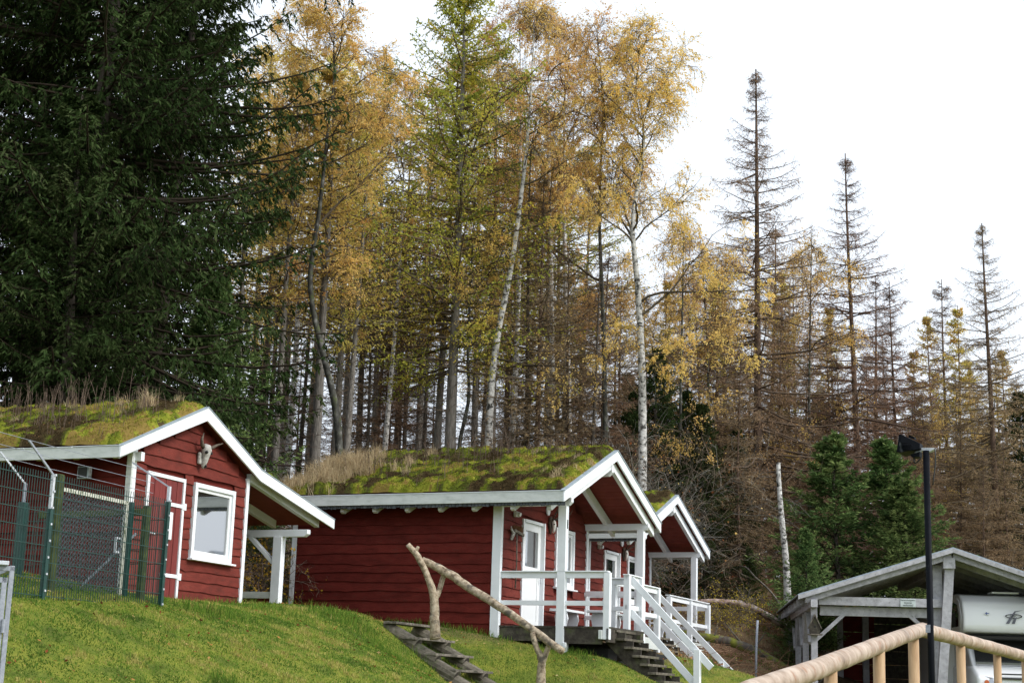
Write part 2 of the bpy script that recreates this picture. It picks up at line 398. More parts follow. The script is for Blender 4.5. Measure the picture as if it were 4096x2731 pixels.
_w = np.linalg.solve(_K, np.concatenate([_cp[:, 2], [0, 0, 0]]))
def ground(x, y, fine=True):
    x = np.asarray(x, float); y = np.asarray(y, float); sh = np.broadcast(x, y).shape
    X = np.broadcast_to(x, sh).ravel(); Y = np.broadcast_to(y, sh).ravel()
    cx = np.clip(X, -26, 30); cy = np.clip(Y, -20, 72)
    z = np.empty(len(X))
    for i in range(0, len(X), 20000):
        a = cx[i:i + 20000]; b = cy[i:i + 20000]
        d2 = ((a[:, None] - _cp[None, :, 0]) ** 2 + (b[:, None] - _cp[None, :, 1]) ** 2) / 400
        z[i:i + 20000] = _phi(d2) @ _w[:_n] + _w[_n] + _w[_n + 1] * a / 20 + _w[_n + 2] * b / 20
    far = np.maximum(Y - 76, 0)
    z = z - np.minimum(far * .10, 14)
    out = np.hypot(X - cx, np.minimum(Y + 20, 0)); z = z * np.exp(-out / 60)
    if fine:
        amp = np.clip((Y - 12) / 6, 0, 1) * (.5 + np.clip((Y - 42) / 10, 0, 1))
        z = z + amp * ((fnoise(X, Y, .9, 3) - .5) * .16 + (fnoise(X, Y, 4.5, 5, 3) - .5) * .05)
    return z.reshape(sh)
def gz(x, y): return float(ground(np.array([x]), np.array([y]))[0])

def _axis(segs):
    out = []
    for a, b, s in segs: out += list(np.arange(a, b, s))
    out.append(segs[-1][1]); return np.array(out)
gx = _axis([(-900, -100, 60), (-100, -30, 8), (-30, -12, 1.2), (-12, 12, .16), (12, 32, .8), (32, 100, 8), (100, 900, 60)])
gy = _axis([(-300, -20, 40), (-20, 10, 3), (10, 36, .16), (36, 56, .35), (56, 84, 1.5), (84, 160, 8), (160, 1500, 90)])
GX, GY = np.meshgrid(gx, gy, indexing='ij')
GZ = ground(GX, GY)
nx, ny = GX.shape
ii, jj = np.meshgrid(np.arange(nx - 1), np.arange(ny - 1), indexing='ij')
q = (ii * ny + jj).ravel()
gF = np.stack([q, q + ny, q + ny + 1, q + 1], 1)
# soil and turf colour: lawn on the bank, needle litter in the wood, bare brown slash on the right
mg, nt, out = new_mat('ground')
tc = N(nt, 'ShaderNodeTexCoord')
n1 = N(nt, 'ShaderNodeTexNoise'); n1.inputs['Scale'].default_value = 1.6; n1.inputs['Detail'].default_value = 8; n1.inputs['Roughness'].default_value = .65
nt.links.new(tc.outputs['Object'], n1.inputs['Vector'])
lawn = ramp(nt, n1.outputs['Fac'], [(.30, (.05, .07, .014)), (.45, (.11, .14, .022)), (.56, (.17, .185, .028)), (.66, (.17, .15, .04)), (.8, (.12, .08, .04))])
n2 = N(nt, 'ShaderNodeTexNoise'); n2.inputs['Scale'].default_value = 2.2; n2.inputs['Detail'].default_value = 10; n2.inputs['Roughness'].default_value = .7
nt.links.new(tc.outputs['Object'], n2.inputs['Vector'])
litter = ramp(nt, n2.outputs['Fac'], [(.3, (.06, .042, .026)), (.48, (.14, .095, .055)), (.56, (.20, .145, .085)), (.64, (.10, .12, .035)), (.8, (.06, .085, .025))])
va = N(nt, 'ShaderNodeAttribute'); va.attribute_name = 'lawn'
mx = N(nt, 'ShaderNodeMix', data_type='RGBA')
nt.links.new(va.outputs['Fac'], mx.inputs['Factor']); nt.links.new(litter, mx.inputs['A']); nt.links.new(lawn, mx.inputs['B'])
b = N(nt, 'ShaderNodeBsdfPrincipled'); b.inputs['Roughness'].default_value = .95; b.inputs['Specular IOR Level'].default_value = .1
n3 = N(nt, 'ShaderNodeTexNoise'); n3.inputs['Scale'].default_value = 28; n3.inputs['Detail'].default_value = 6
nt.links.new(tc.outputs['Object'], n3.inputs['Vector'])
bp = N(nt, 'ShaderNodeBump'); bp.inputs['Strength'].default_value = .9; bp.inputs['Distance'].default_value = .04
nt.links.new(n3.outputs['Fac'], bp.inputs['Height']); nt.links.new(bp.outputs[0], b.inputs['Normal'])
nt.links.new(mx.outputs['Result'], b.inputs['Base Color']); nt.links.new(b.outputs[0], out.inputs[0])
def lawnmask(x, y):
    """1 on the mown bank, 0 in the wood and on the brash"""
    line = 31.5 + .05 * (x + 5) + np.where(x > 1.5, (x - 1.5) * 1.35, 0)     # back edge of the lawn
    line = np.where(x > 5.2, 36.8 + (x - 5.2) * .4, line)
    return np.clip((line + (fnoise(x, y, .8, 9) - .5) * 3 - y) / 1.6, 0, 1)
gm = raw_mesh('ground', np.stack([GX.ravel(), GY.ravel(), GZ.ravel()], 1), gF, [mg], smooth=True)
la = gm.attributes.new('lawn', 'FLOAT', 'POINT'); la.data.foreach_set('value', lawnmask(GX.ravel(), GY.ravel()).astype(np.float32))
tag(link('ground', gm), kind='structure')

def project(P):
    d = P - EYE; z = d @ CF
    return 2048 + FOC * (d @ CR) / z, 1365.5 - FOC * (d @ CU) / z, z

def blades(P, h, w, rng, lean=.5, mats=None, tint=None, name='grass'):
    """one bent two-triangle blade at each point"""
    n = len(P)
    a = rng.rand(n) * 2 * np.pi; la_ = rng.rand(n) * 2 * np.pi; le = rng.rand(n) * lean
    side = np.stack([np.cos(a), np.sin(a), np.zeros(n)], 1) * (w / 2)[:, None]
    ln = np.stack([np.cos(la_), np.sin(la_), np.zeros(n)], 1)
    up = np.array([0, 0, 1.0])
    mid = P + up * (h * .55)[:, None] + ln * (h * le * .3)[:, None]
    tip = P + up * (h * (1 - .3 * le))[:, None] + ln * (h * le)[:, None]
    V = np.stack([P - side, P + side, mid + side * .7, mid - side * .7, tip], 1).reshape(-1, 3)
    b_ = np.arange(n) * 5
    F = np.concatenate([np.stack([b_, b_ + 1, b_ + 2], 1), np.stack([b_, b_ + 2, b_ + 3], 1), np.stack([b_ + 3, b_ + 2, b_ + 4], 1)])
    return raw_mesh(name, V, F, mats, tint=np.tile(tint, 3))

def infoot(x, y, F, x0, x1, y0, y1):
    dx = x - F.o[0]; dy = y - F.o[1]
    lx = dx * F.x[0] + dy * F.x[1]; ly = dx * F.w[0] + dy * F.w[1]
    return (lx > x0) & (lx < x1) & (ly > y0) & (ly < y1)

rg = np.random.RandomState(11)
n = 900000
X = rg.uniform(-9.5, 7.5, n); Y = rg.uniform(14.0, 38, n)
pre = (rg.rand(n) < (20.0 / Y) ** 1.2)
X, Y = X[pre], Y[pre]
Z = ground(X, Y)
px, py, dd = project(np.stack([X, Y, Z], 1))
dens = np.where(Y > 30, .55, 1.0)
ok = (px > -60) & (px < 4160) & (py < 2790) & (lawnmask(X, Y) > .35) & (rg.rand(len(X)) < dens)
ok &= ~infoot(X, Y, FA, -6, 0.02, -.02, 3.5) & ~infoot(X, Y, FB, -5, .0, -.02, 4.7) & ~infoot(X, Y, FB, -.1, 2.1, .25, 4.6) & ~infoot(X, Y, FC, -5, 1.8, 0, 4.7)
X, Y, Z = X[ok], Y[ok], Z[ok]
k = min(len(X), 300000)
X, Y, Z = X[:k], Y[:k], Z[:k]
clump = fnoise(X, Y, 2.2, 21, 4); fine = fnoise(X, Y, 9, 22, 3)
h = (.014 + .026 * rg.rand(k)) * (.5 + 1.2 * fine) * (1 + .7 * (clump > .66))
tn = np.clip(.50 + (clump - .5) * 2.0 + (fine - .5) * .9 + rg.normal(0, .14, k), 0, 1)
tn = np.where(rg.rand(k) < .035, rg.uniform(.93, 1, k), np.clip(tn, .2, .96))
me = blades(np.stack([X, Y, Z - .006], 1), h, .008 + .008 * rg.rand(k), rg, 1.3, [M['grass']], tn)
tag(link('lawn_grass', me), kind='stuff')
# rank grass along the foot of the walls, the steps and in a few tussocks on the bank
T = []
for (F_, x0, y0, x1, y1, m_) in ((FB, -4.7, -.12, .4, -.10, 900), (FA, -.2, -.1, -.2, 3.5, 10), (FA, .12, 2.2, .14, 4.6, 500)):
    t = rg.rand(m_); p = F_.W(0, 0)[None] + F_.x[None] * (x0 + (x1 - x0) * t)[:, None] + F_.w[None] * (y0 + (y1 - y0) * t)[:, None]
    T.append(p[:, :2] + rg.normal(0, .07, (m_, 2)))
for (cx_, cy_, r_, m_) in ((-2.6, 26.95, .35, 900), (-1.25, 28.3, .35, 900), (-.2, 28.6, .5, 700), (-3.2, 19.4, .14, 300), (-4.1, 22.8, .3, 600), (-6.2, 17.8, .2, 200), (1.2, 30.3, .3, 400), (-1.6, 25.9, .3, 500), (-5.4, 20.2, .6, 260), (-3.6, 25.6, .5, 400)):
    T.append(np.stack([cx_ + rg.normal(0, r_, m_), cy_ + rg.normal(0, r_, m_)], 1))
T = np.concatenate(T); Zt = ground(T[:, 0], T[:, 1]); k = len(T)
me = blades(np.stack([T[:, 0], T[:, 1], Zt - .01], 1), .07 + .13 * rg.rand(k) ** 1.5, .007 + .005 * rg.rand(k), rg, .8, [M['grass']], np.clip(rg.normal(.42, .22, k), 0, 1), 'rank_grass')
tag(link('rank_grass', me), kind='stuff')

def flakes(P, s, rng, mats, tint, name, flatness=.35):
    """small leaf quads lying about"""
    n = len(P)
    A = rng.normal(0, 1, (n, 3)); A[:, 2] *= flatness; A /= np.linalg.norm(A, axis=1)[:, None]
    B = np.cross(A, rng.normal(0, 1, (n, 3)) * [flatness, flatness, 1]); B /= np.linalg.norm(B, axis=1)[:, None]
    A = A * s[:, None]; B = B * (s * .65)[:, None]
    V = np.stack([P - A, P - B * .8, P + A * 1.05, P + B], 1).reshape(-1, 3)
    b_ = np.arange(n) * 4
    return raw_mesh(name, V, np.stack([b_, b_ + 1, b_ + 2, b_ + 3], 1), mats, tint=tint)
n = 5200
X = rg.uniform(-8, 5, n); Y = rg.uniform(15, 33, n); keep = (lawnmask(X, Y) > .5) & (fnoise(X, Y, .7, 41) > .47)
X, Y = X[keep], Y[keep]; n = len(X)
me = flakes(np.stack([X, Y, ground(X, Y) + .035], 1), .012 + .022 * rg.rand(n) ** 2, rg, [M['deadleaf']], rg.rand(n), 'fallen_leaves')
tag(link('fallen_leaves', me), kind='stuff')

# ------------------------------------------------------------------ building helpers
def text_mb(s, size, thick=.004, bold=0.0):
    """lettering as flat raised strokes in the local x (right) / y (up) plane, centred"""
    cu = bpy.data.curves.new('lettering', 'FONT'); cu.body = s; cu.size = size; cu.align_x = 'CENTER'; cu.align_y = 'CENTER'
    cu.extrude = thick / 2; cu.offset = size * bold; cu.resolution_u = 2
    ob = bpy.data.objects.new('lettering', cu); COL.objects.link(ob)
    dg = bpy.context.evaluated_depsgraph_get()
    me = bpy.data.meshes.new_from_object(ob.evaluated_get(dg))
    v = [tuple(p.co) for p in me.vertices]; f = [tuple(p.vertices) for p in me.polygons]
    bpy.data.objects.remove(ob); bpy.data.curves.remove(cu); bpy.data.meshes.remove(me)
    return v, f
def put_text(name, s, size, origin, right, up, mat, parent, bold=0.0):
    v, f = text_mb(s, size, bold=bold)
    o = np.array(origin, float); r = np.array(right, float); u = np.array(up, float); nn = np.cross(r, u)
    mb = MB(); mb.add([o + r * p[0] + u * p[1] + nn * p[2] for p in v], f)
    return mb.build(name, mat, parent)

MAPS = {'side': lambda u, v, n: (u, -n, v), 'front': lambda u, v, n: (n, u, v)}
def board(plane, u0, u1, zb, zt, seed, mat, parent, lap=.034, amp=1.0):
    """one waney-edged weatherboard: sloping face, thick wavy lower edge"""
    L = u1 - u0
    k = max(2, int(L / .16) + 1)
    r = random.Random(seed * 131 + 7)
    ph = [r.uniform(0, 6.28) for _ in range(4)]; fr = [r.uniform(1.2, 2.2), r.uniform(3, 4.5), r.uniform(7, 10), r.uniform(13, 17)]
    notch = [(r.uniform(-6, 6), r.uniform(.012, .03), r.uniform(.04, .09)) for _ in range(5)]
    def wave(u):
        w = sum(math.sin(u * f_ + p) * a for f_, p, a in zip(fr, ph, (.010, .006, .004, .0025)))
        for c, d, s in notch: w += -d * math.exp(-((u - c) / s) ** 2)
        return w * amp
    mp = MAPS[plane]; v = []
    tilt = r.uniform(-.004, .004)
    for i in range(k):
        u = u0 + L * i / (k - 1); w = wave(u) + tilt * (u - u0)
        v += [mp(u, zt, .008), mp(u, zb + w, lap), mp(u, zb + w + .004, .0)]
    f = []
    for i in range(k - 1):
        a = i * 3
        f += [(a, a + 1, a + 4, a + 3), (a + 1, a + 2, a + 5, a + 4)]
    f += [(0, 2, 1), ((k - 1) * 3, (k - 1) * 3 + 1, (k - 1) * 3 + 2)]
    mb = MB(); mb.add(v, f)
    return mb.build('board', mat, parent)
def siding(plane, z0, z1, pitch, ulim, holes, mat, parent, seed=0, amp=1.0):
    z = z0; i = 0
    while z < z1 - .03:
        i += 1
        r = random.Random(seed + i)
        p = pitch * r.uniform(.9, 1.1); zt = min(z + p, z1) + .012
        a, b_ = ulim(min(z + p * .55, z1))
        cuts = [(a, b_)]
        for (h0, h1, q0, q1) in holes:
            if zt > q0 + .05 and z < q1 - .03:
                nc = []
                for (c, d) in cuts:
                    if h0 > c: nc.append((c, min(h0, d)))
                    if h1 < d: nc.append((max(h1, c), d))
                cuts = nc
        for (c, d) in cuts:
            if d - c > .03: board(plane, c, d, z, zt, seed + i, mat, parent, amp=amp)
        z += p
def yz(y, z, x): return (x, y, z)
def slope_board(name, y0, z0, y1, z1, h, x0, x1, mat, parent, bevel=0, h1=None):
    mb = MB(); h1 = h if h1 is None else h1
    mb.prism([(x0, y0, z0), (x0, y1, z1), (x0, y1, z1 - h1), (x0, y0, z0 - h)], (x1 - x0, 0, 0))
    return mb.build(name, mat, parent, bevel=bevel)
def bbox(name, x0, x1, y0, y1, z0, z1, mat, parent, bevel=0):
    return MB().box(x0, x1, y0, y1, z0, z1).build(name, mat, parent, bevel=bevel)
def prof(pts):
    ys = [p[0] for p in pts]; zs = [p[1] for p in pts]
    return lambda y: np.interp(y, ys, zs)

def turf(parent, x0, x1, pts, ymax, seed, nblade, lump=.15, stems=(), mounds=(), strawpatch=None):
    """the living roof: a lumpy moss sheet with tufts, dry stems and grass"""
    pf = prof(pts)
    xs = np.arange(x0, x1 + .001, .05); ys = np.arange(pts[0][0] + .03, ymax, .05)
    GX_, GY_ = np.meshgrid(xs, ys, indexing='ij')
    def top(x, y):
        e = np.clip(np.minimum(np.minimum(x - x0, x1 - x) / .25, (y - pts[0][0] - .02) / .12), 0, 1)
        e = e * (2 - e)
        t = .03 + e * (.02 + lump * .55 * fnoise(x, y, 1.7, seed) ** 1.3 * 1.3 + .06 * np.abs(np.sin(fnoise(x, y, 2.3, seed + 3, 3) * 14)) ** .6 + .10 * np.clip(fnoise(x, y, 5.2, seed + 4, 3) - .42, 0, 1) * 1.6 + .025 * fnoise(x, y, 14, seed + 5, 2))
        for (mx_, my_, mh, mr) in mounds: t = t + .4 * mh * np.exp(-(((x - mx_) / mr) ** 2 + ((y - my_) / (mr * .8)) ** 2))
        return pf(y) + t
    Z = top(GX_, GY_)
    nx_, ny_ = GX_.shape
    i_, j_ = np.meshgrid(np.arange(nx_ - 1), np.arange(ny_ - 1), indexing='ij'); q_ = (i_ * ny_ + j_).ravel()
    F_ = np.stack([q_, q_ + ny_, q_ + ny_ + 1, q_ + 1], 1)
    def tint(x, y):
        a = fnoise(x, y, 1.1, seed + 9, 4); b_ = fnoise(x, y, 5, seed + 12, 3)
        return np.clip(.44 + (a - .5) * 2.6 + (b_ - .5) * 1.9, 0, .97)
    cx_ = GX_.ravel()[q_]; cy_ = GY_.ravel()[q_]
    me = raw_mesh('moss', np.stack([GX_.ravel(), GY_.ravel(), Z.ravel()], 1), F_, [M['moss']], smooth=True, tint=tint(cx_, cy_))
    tag(link('moss', me, parent), kind='stuff')
    r = np.random.RandomState(seed)
    X = r.uniform(x0 + .02, x1 - .02, nblade); Y = pts[0][0] + .04 + (ymax - pts[0][0] - .1) * r.rand(nblade) ** 1.15
    h = .012 + .028 * r.rand(nblade)
    tn = tint(X, Y) + r.normal(0, .09, nblade)
    br = r.rand(nblade) < .05
    tn = np.where(br, 1.0, np.clip(tn, 0, .95)); 
    me = blades(np.stack([X, Y, top(X, Y) - .006], 1), h, .010 + .012 * r.rand(nblade), r, 1.2, [M['moss']], tn, 'moss_tufts')
    tag(link('moss_tufts', me, parent), kind='stuff')
    # stems
    Vs, Fs, Ts = [], [], []; c = 0
    for (sx, sy, rad, cnt, hmin, hmax, red) in stems:
        for _ in range(cnt):
            x = sx + r.normal(0, rad); y = sy + r.normal(0, rad * .6)
            if not (x0 < x < x1 and pts[0][0] + .05 < y < ymax - .1): continue
            hh = r.uniform(hmin, hmax); z = float(top(np.array([x]), np.array([y]))[0])
            lx, ly = r.normal(0, .10, 2)
            P = [np.array([x, y, z - .02]), np.array([x + lx * hh * .4, y + ly * hh * .4, z + hh * .5]), np.array([x + lx * hh * 1.3, y + ly * hh, z + hh])]
            segs = [(P[0], P[1], .006), (P[1], P[2], .0042)]
            for _k in range(r.randint(1, 6)):
                t = r.uniform(.35, .95); b0 = P[0] + (P[2] - P[0]) * t; d = np.array([r.normal(0, .5), r.normal(0, .5), r.uniform(.3, 1)]); d *= hh * r.uniform(.08, .22) / np.linalg.norm(d)
                segs.append((b0, b0 + d, .0035))
            for a, b_, w in segs:
                for off in ((w, 0, 0), (0, w, 0)):
                    o_ = np.array(off); Vs += [a - o_, a + o_, b_ + o_ * .6, b_ - o_ * .6]; Fs.append((c, c + 1, c + 2, c + 3)); Ts.append(np.clip(r.normal(red, .2), 0, 1)); c += 4
    if Vs:
        tag(link('dry_stems', raw_mesh('dry_stems', np.array(Vs), np.array(Fs), [M['twig']], tint=Ts), parent), kind='stuff')
    if strawpatch:
        PX, PY, H_, L_ = [], [], [], []
        for (sx, sy, rx_, ry_, cnt, hh) in strawpatch:
            nt_ = max(4, cnt // 45); tx = sx + r.normal(0, rx_, nt_); ty = sy + r.normal(0, ry_, nt_)
            k_ = r.randint(0, nt_, cnt)
            PX.append(tx[k_] + r.normal(0, .05, cnt)); PY.append(ty[k_] + r.normal(0, .05, cnt)); H_.append(hh * (.35 + .65 * r.rand(cnt)) * (.6 + .5 * r.rand(nt_))[k_])
        PX = np.concatenate(PX); PY = np.concatenate(PY); H_ = np.concatenate(H_)
        g = (PX > x0) & (PX < x1) & (PY > pts[0][0]) & (PY < ymax - .05); PX, PY, H_ = PX[g], PY[g], H_[g]
        me = blades(np.stack([PX, PY, top(PX, PY) - .01], 1), H_, .0055 + .004 * r.rand(len(PX)), r, 1.1, [M['straw']], np.clip(r.normal(.5, .25, len(PX)), 0, 1), 'dry_grass')
        tag(link('dry_grass', me, parent), kind='stuff')
    return top

def window(parent, y0, y1, z0, z1, curtain=False, mullion=False):
    """white casement set in the front wall (plane x = 0), pane and sill as pieces of it"""
    w = .075
    mb = MB()
    mb.box(-.02, .062, y0, y0 + w, z0, z1); mb.box(-.02, .062, y1 - w, y1, z0, z1)
    mb.box(-.02, .059, y0 + w, y1 - w, z1 - w, z1); mb.box(-.02, .059, y0 + w, y1 - w, z0, z0 + w)
    fr = mb.build('window', M['white'], parent, bevel=.004)
    a0, a1, b0, b1 = y0 + w, y1 - w, z0 + w, z1 - w; s = .06
    mb = MB()
    mb.box(-.02, .026, a0, a0 + s, b0, b1); mb.box(-.02, .026, a1 - s, a1, b0, b1)
    mb.box(-.02, .023, a0 + s, a1 - s, b1 - s, b1); mb.box(-.02, .023, a0 + s, a1 - s, b0, b0 + s)
    if mullion: mb.box(-.02, .024, (a0 + a1) / 2 - .03, (a0 + a1) / 2 + .03, b0 + s, b1 - s)
    mb.build('sash', M['plastic'], fr, bevel=.004)
    MB().box(-.008, .004, a0 + s, a1 - s, b0 + s, b1 - s).build('pane', M['glass'], fr)
    MB().box(.0, .13, y0 - .05, y1 + .05, z0 - .035, z0 - .004).build('sill', M['white'], fr, bevel=.004)
    return fr

def stag(parent_frame, x, y, z, label, group=None):
    """mounted deer skull on a dark shield, antlers curving forwards and up"""
    p = parent_frame.W(x, y, z)
    t = thing('deer_skull', label, 'deer skull', p, parent_frame.yaw, group)
    mb = MB(); pts = []
    for i in range(12):
        a = 2 * math.pi * i / 12; ww = .085 * (1 if math.sin(a) > 0 else (1 - .55 * abs(math.sin(a))))
        pts.append((.0, ww * math.cos(a), .03 + .19 * math.sin(a)))
    mb.prism(pts, (.025, 0, 0)); mb.build('shield', M['horn'], t)
    mb = MB(); mb.tube([(.05, 0, .14), (.08, 0, .09), (.09, 0, .02), (.085, 0, -.06), (.07, 0, -.13)], [.028, .05, .046, .03, .018], 8)
    mb.build('skull', M['bonewhite'], t, smooth=True)
    mb = MB()
    for s in (-1, 1): mb.tube([(.10, s * .035, .05), (.118, s * .04, .045)], [.018, .01], 6)
    mb.build('eye_socket', M['dark'], t)
    for s in (-1, 1):
        mb = MB()
        main = [(.07, s * .03, .13), (.13, s * .12, .20), (.22, s * .22, .27), (.30, s * .25, .40), (.31, s * .2, .55), (.27, s * .13, .68)]
        mb.tube(main, [.02, .018, .016, .015, .011, .004], 6)
        mb.tube([(.1, s * .07, .16), (.25, s * .06, .08), (.34, s * .03, .14)], [.013, .011, .004], 5)
        mb.tube([(.22, s * .22, .27), (.36, s * .2, .27), (.42, s * .18, .36)], [.012, .009, .003], 5)
        mb.tube([(.31, s * .2, .55), (.40, s * .18, .62)], [.01, .003], 5)
        mb.tube([(.31, s * .21, .5), (.26, s * .3, .64)], [.009, .003], 5)
        mb.build('antler', M['horn'], t, smooth=True)
    return t

# ------------------------------------------------------------------ the two alike cabins with porches
BP = [(-.51, 2.655), (2.335, 3.825), (5.18, 2.655)]
def make_cabin(F):
    c = thing('cabin', '', 'cabin', F.o, F.yaw, 'red cabins with turf roofs')
    # carcass
    mb = MB(); xb, xf = -4.62, -.02
    poly = [(0, -.9), (4.67, -.9), (4.67, 2.62), (2.335, 3.58), (0, 2.62)]
    mb.prism([(xb, y + .02 if y == 0 else (y - .02 if y == 4.67 else y), z) for y, z in poly], (xf - xb, 0, 0))
    mb.build('wall', M['red_shaded'], c)
    siding('side', -.35, 2.62, .188, lambda z: (-4.62, -.135), [], M['red_shaded'], c, 100)
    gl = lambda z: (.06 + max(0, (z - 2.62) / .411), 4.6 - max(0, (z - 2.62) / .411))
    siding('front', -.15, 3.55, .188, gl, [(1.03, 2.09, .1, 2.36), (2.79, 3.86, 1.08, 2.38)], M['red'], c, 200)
    # corner boards
    mb = MB(); mb.box(-.135, .045, -.045, 0, -.6, 2.6); mb.box(0, .042, 0, .065, -.6, 2.58); mb.build('corner_board', M['white'], c, bevel=.004)
    mb = MB(); mb.box(0, .05, 4.6, 4.715, -.5, 2.6); mb.build('corner_board', M['white'], c, bevel=.004)
    mb = MB(); mb.box(-4.665, -4.62, -.05, .05, -.3, 2.6); mb.box(-4.62, -4.55, -.052, -.036, -.3, 2.6); mb.build('corner_board', M['white'], c, bevel=.004)
    # roof deck (boards seen from below), one per slope
    x0, x1 = -4.95, 1.52
    for (a, b_) in ((0, 1), (1, 2)):
        y0, z0 = BP[a]; y1, z1 = BP[b_]
        mb = MB(); mb.prism([(x0, y0, z0 - .02), (x0, y1, z1 - .02), (x0, y1, z1 - .07), (x0, y0, z0 - .07)], (x1 - x0, 0, 0))
        mb.build('roof', M['soffit'], c)
    # soffit boards of the far slope, visible from below: thin grooves between
    for k in range(20):
        y = 2.42 + k * .14; z = 3.825 - (y - 2.335) * .411 - .07
        mb = MB(); mb.prism([(.0, y, z - .002), (.0, y + .128, z - .0546), (.0, y + .128, z - .0666), (.0, y, z - .014)], (1.5, 0, 0)); mb.build('soffit_board', M['soffit'], c)
    # fascia on both eaves, barge boards on both gables
    bbox('fascia', x0, x1, -.545, -.51, 2.475, 2.675, M['fascia'], c, .004)
    bbox('fascia', x0, x1, 5.18, 5.215, 2.475, 2.675, M['fascia'], c, .004)
    mb = MB()
    mb.box(x0, x1, -.556, -.50, 2.677, 2.690); mb.build('eave_trim', M['white'], c)
    for (xa, xb_) in ((x1, x1 + .035), (x0 - .035, x0)):
        slope_board('barge_board', -.548, 2.672, 2.335, 3.862, .205, xa, xb_, M['white'], c, .004)
        slope_board('barge_board', 2.335, 3.862, 5.218, 2.672, .205, xa, xb_, M['white'], c, .004)
    for (ya, za, yb, zb_) in ((-.56, 2.69, 2.335, 3.882), (2.335, 3.882, 5.24, 2.69)):
        slope_board('gable_trim', ya, za, yb, zb_, .02, x1 - .05, x1 + .05, M['tin'], c)
    # slate strip under the near eave
    r = random.Random(5); mb = MB(); x = x0
    while x < x1 - .02:
        w = r.uniform(.05, .1); d = r.uniform(.045, .075)
        mb.box(x, x + w - .012, -.5 - r.uniform(0, .008), -.49, 2.475 - d, 2.474); x += w
    tag(mb.build('shingle_strip', M['shingle'], c), kind='stuff')
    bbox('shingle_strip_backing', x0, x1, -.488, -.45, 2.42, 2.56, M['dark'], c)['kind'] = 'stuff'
    # rafter tails
    for x in (-4.05, -3.32, -2.59, -1.86, -1.13, -.40, .42, 1.18):
        mb = MB(); y0, y1 = -.40, .25
        za = lambda y: 2.655 + (y + .51) * .411 - .215
        mb.prism([(x - .04, y0, za(y0) - .02), (x - .04, y1, za(y1)), (x - .04, y1, za(y1) - .14), (x - .04, y0 + .07, za(y0) - .15), (x - .04, y0, za(y0) - .12)], (.08, 0, 0))
        mb.build('rafter_tail', M['white'], c)
    # porch: wall plates, ridge beam, two rafters each side, posts
    for y, nm in ((.06, 'wall_plate'), (4.61, 'wall_plate')):
        mb = MB(); w = .06
        mb.prism([(-.3, y - w, 2.47), (1.42, y - w, 2.47), (1.48, y - w, 2.53), (1.48, y - w, 2.61), (-.3, y - w, 2.61)], (0, 2 * w, 0)); mb.build(nm, M['white'], c, bevel=.004)
    mb = MB(); mb.prism([(-.3, 2.275, 3.34), (1.38, 2.275, 3.34), (1.46, 2.275, 3.42), (1.46, 2.275, 3.58), (-.3, 2.275, 3.58)], (0, .12, 0)); mb.build('ridge_beam', M['white'], c, bevel=.004)
    for x in (1.36, .45):
        slope_board('rafter', 2.40, 3.66, 5.05, 2.575, .20, x, x + .09, M['white'], c, .004)
        slope_board('rafter', .0, 2.70, 2.27, 3.64, .17, x, x + .09, M['white'], c, .004)
    bbox('post', 1.22, 1.385, -.005, .125, -.85, 2.47, M['white'], c, .005)
    bbox('post', 1.22, 1.375, 4.55, 4.68, -.4, 2.47, M['white'], c, .005)
    # door: frame, leaf with pane, handle
    mb = MB(); y0, y1, z0, z1 = 1.04, 2.07, .19, 2.35
    mb.box(-.02, .055, y0, y0 + .06, z0, z1); mb.box(-.02, .11, y1 - .05, y1, z0, z1); mb.box(-.02, .075, y0 + .06, y1 - .05, z1 - .06, z1)
    d = mb.build('door', M['white'], c, bevel=.004)
    mb = MB(); a0, a1 = y0 + .06, y1 - .05
    mb.box(-.015, .022, a0, a0 + .13, z0, z1 - .06); mb.box(-.015, .022, a1 - .13, a1, z0, z1 - .06)
    mb.box(-.015, .020, a0 + .13, a1 - .13, z0, .34); mb.box(-.015, .020, a0 + .13, a1 - .13, 1.27, 1.42); mb.box(-.015, .020, a0 + .13, a1 - .13, 2.14, z1 - .06)
    mb.box(-.015, .006, a0 + .13, a1 - .13, .34, 1.27)
    mb.build('leaf', M['plastic'], d, bevel=.003)
    MB().box(-.012, .005, a0 + .13, a1 - .13, 1.42, 2.14).build('pane', M['glass'], d)
    mb = MB(); mb.tube([(.05, a1 - .06, 1.12), (.075, a1 - .06, 1.14), (.075, a1 - .06, 1.34), (.05, a1 - .06, 1.36)], .012, 6); mb.build('handle', M['steelwhite'], d)
    window(c, 2.80, 3.85, 1.12, 2.36, mullion=False)
    # lean white plaque under the plate and lamp by the door
    mb = MB(); pts = [(.04, 2.30 + .085 * math.cos(a_), 2.66 + .11 * math.sin(a_)) for a_ in np.linspace(0, 2 * math.pi, 16, endpoint=False)]
    mb.prism(pts, (.03, 0, 0)); mb.build('plaque', M['white'], c)
    mb = MB(); mb.box(.03, .10, .56, .68, 2.33, 2.44); mb.tube([(.10, .62, 2.385), (.16, .62, 2.37)], [.055, .045], 8); mb.build('porch_lamp', M['plastic'], c, bevel=.006)
    # deck
    for k in range(12):
        x = .03 + k * .142
        bbox('deck_plank', x, x + .132, .005, 4.66, .15, .185, M['darkwood'], c)
    return c

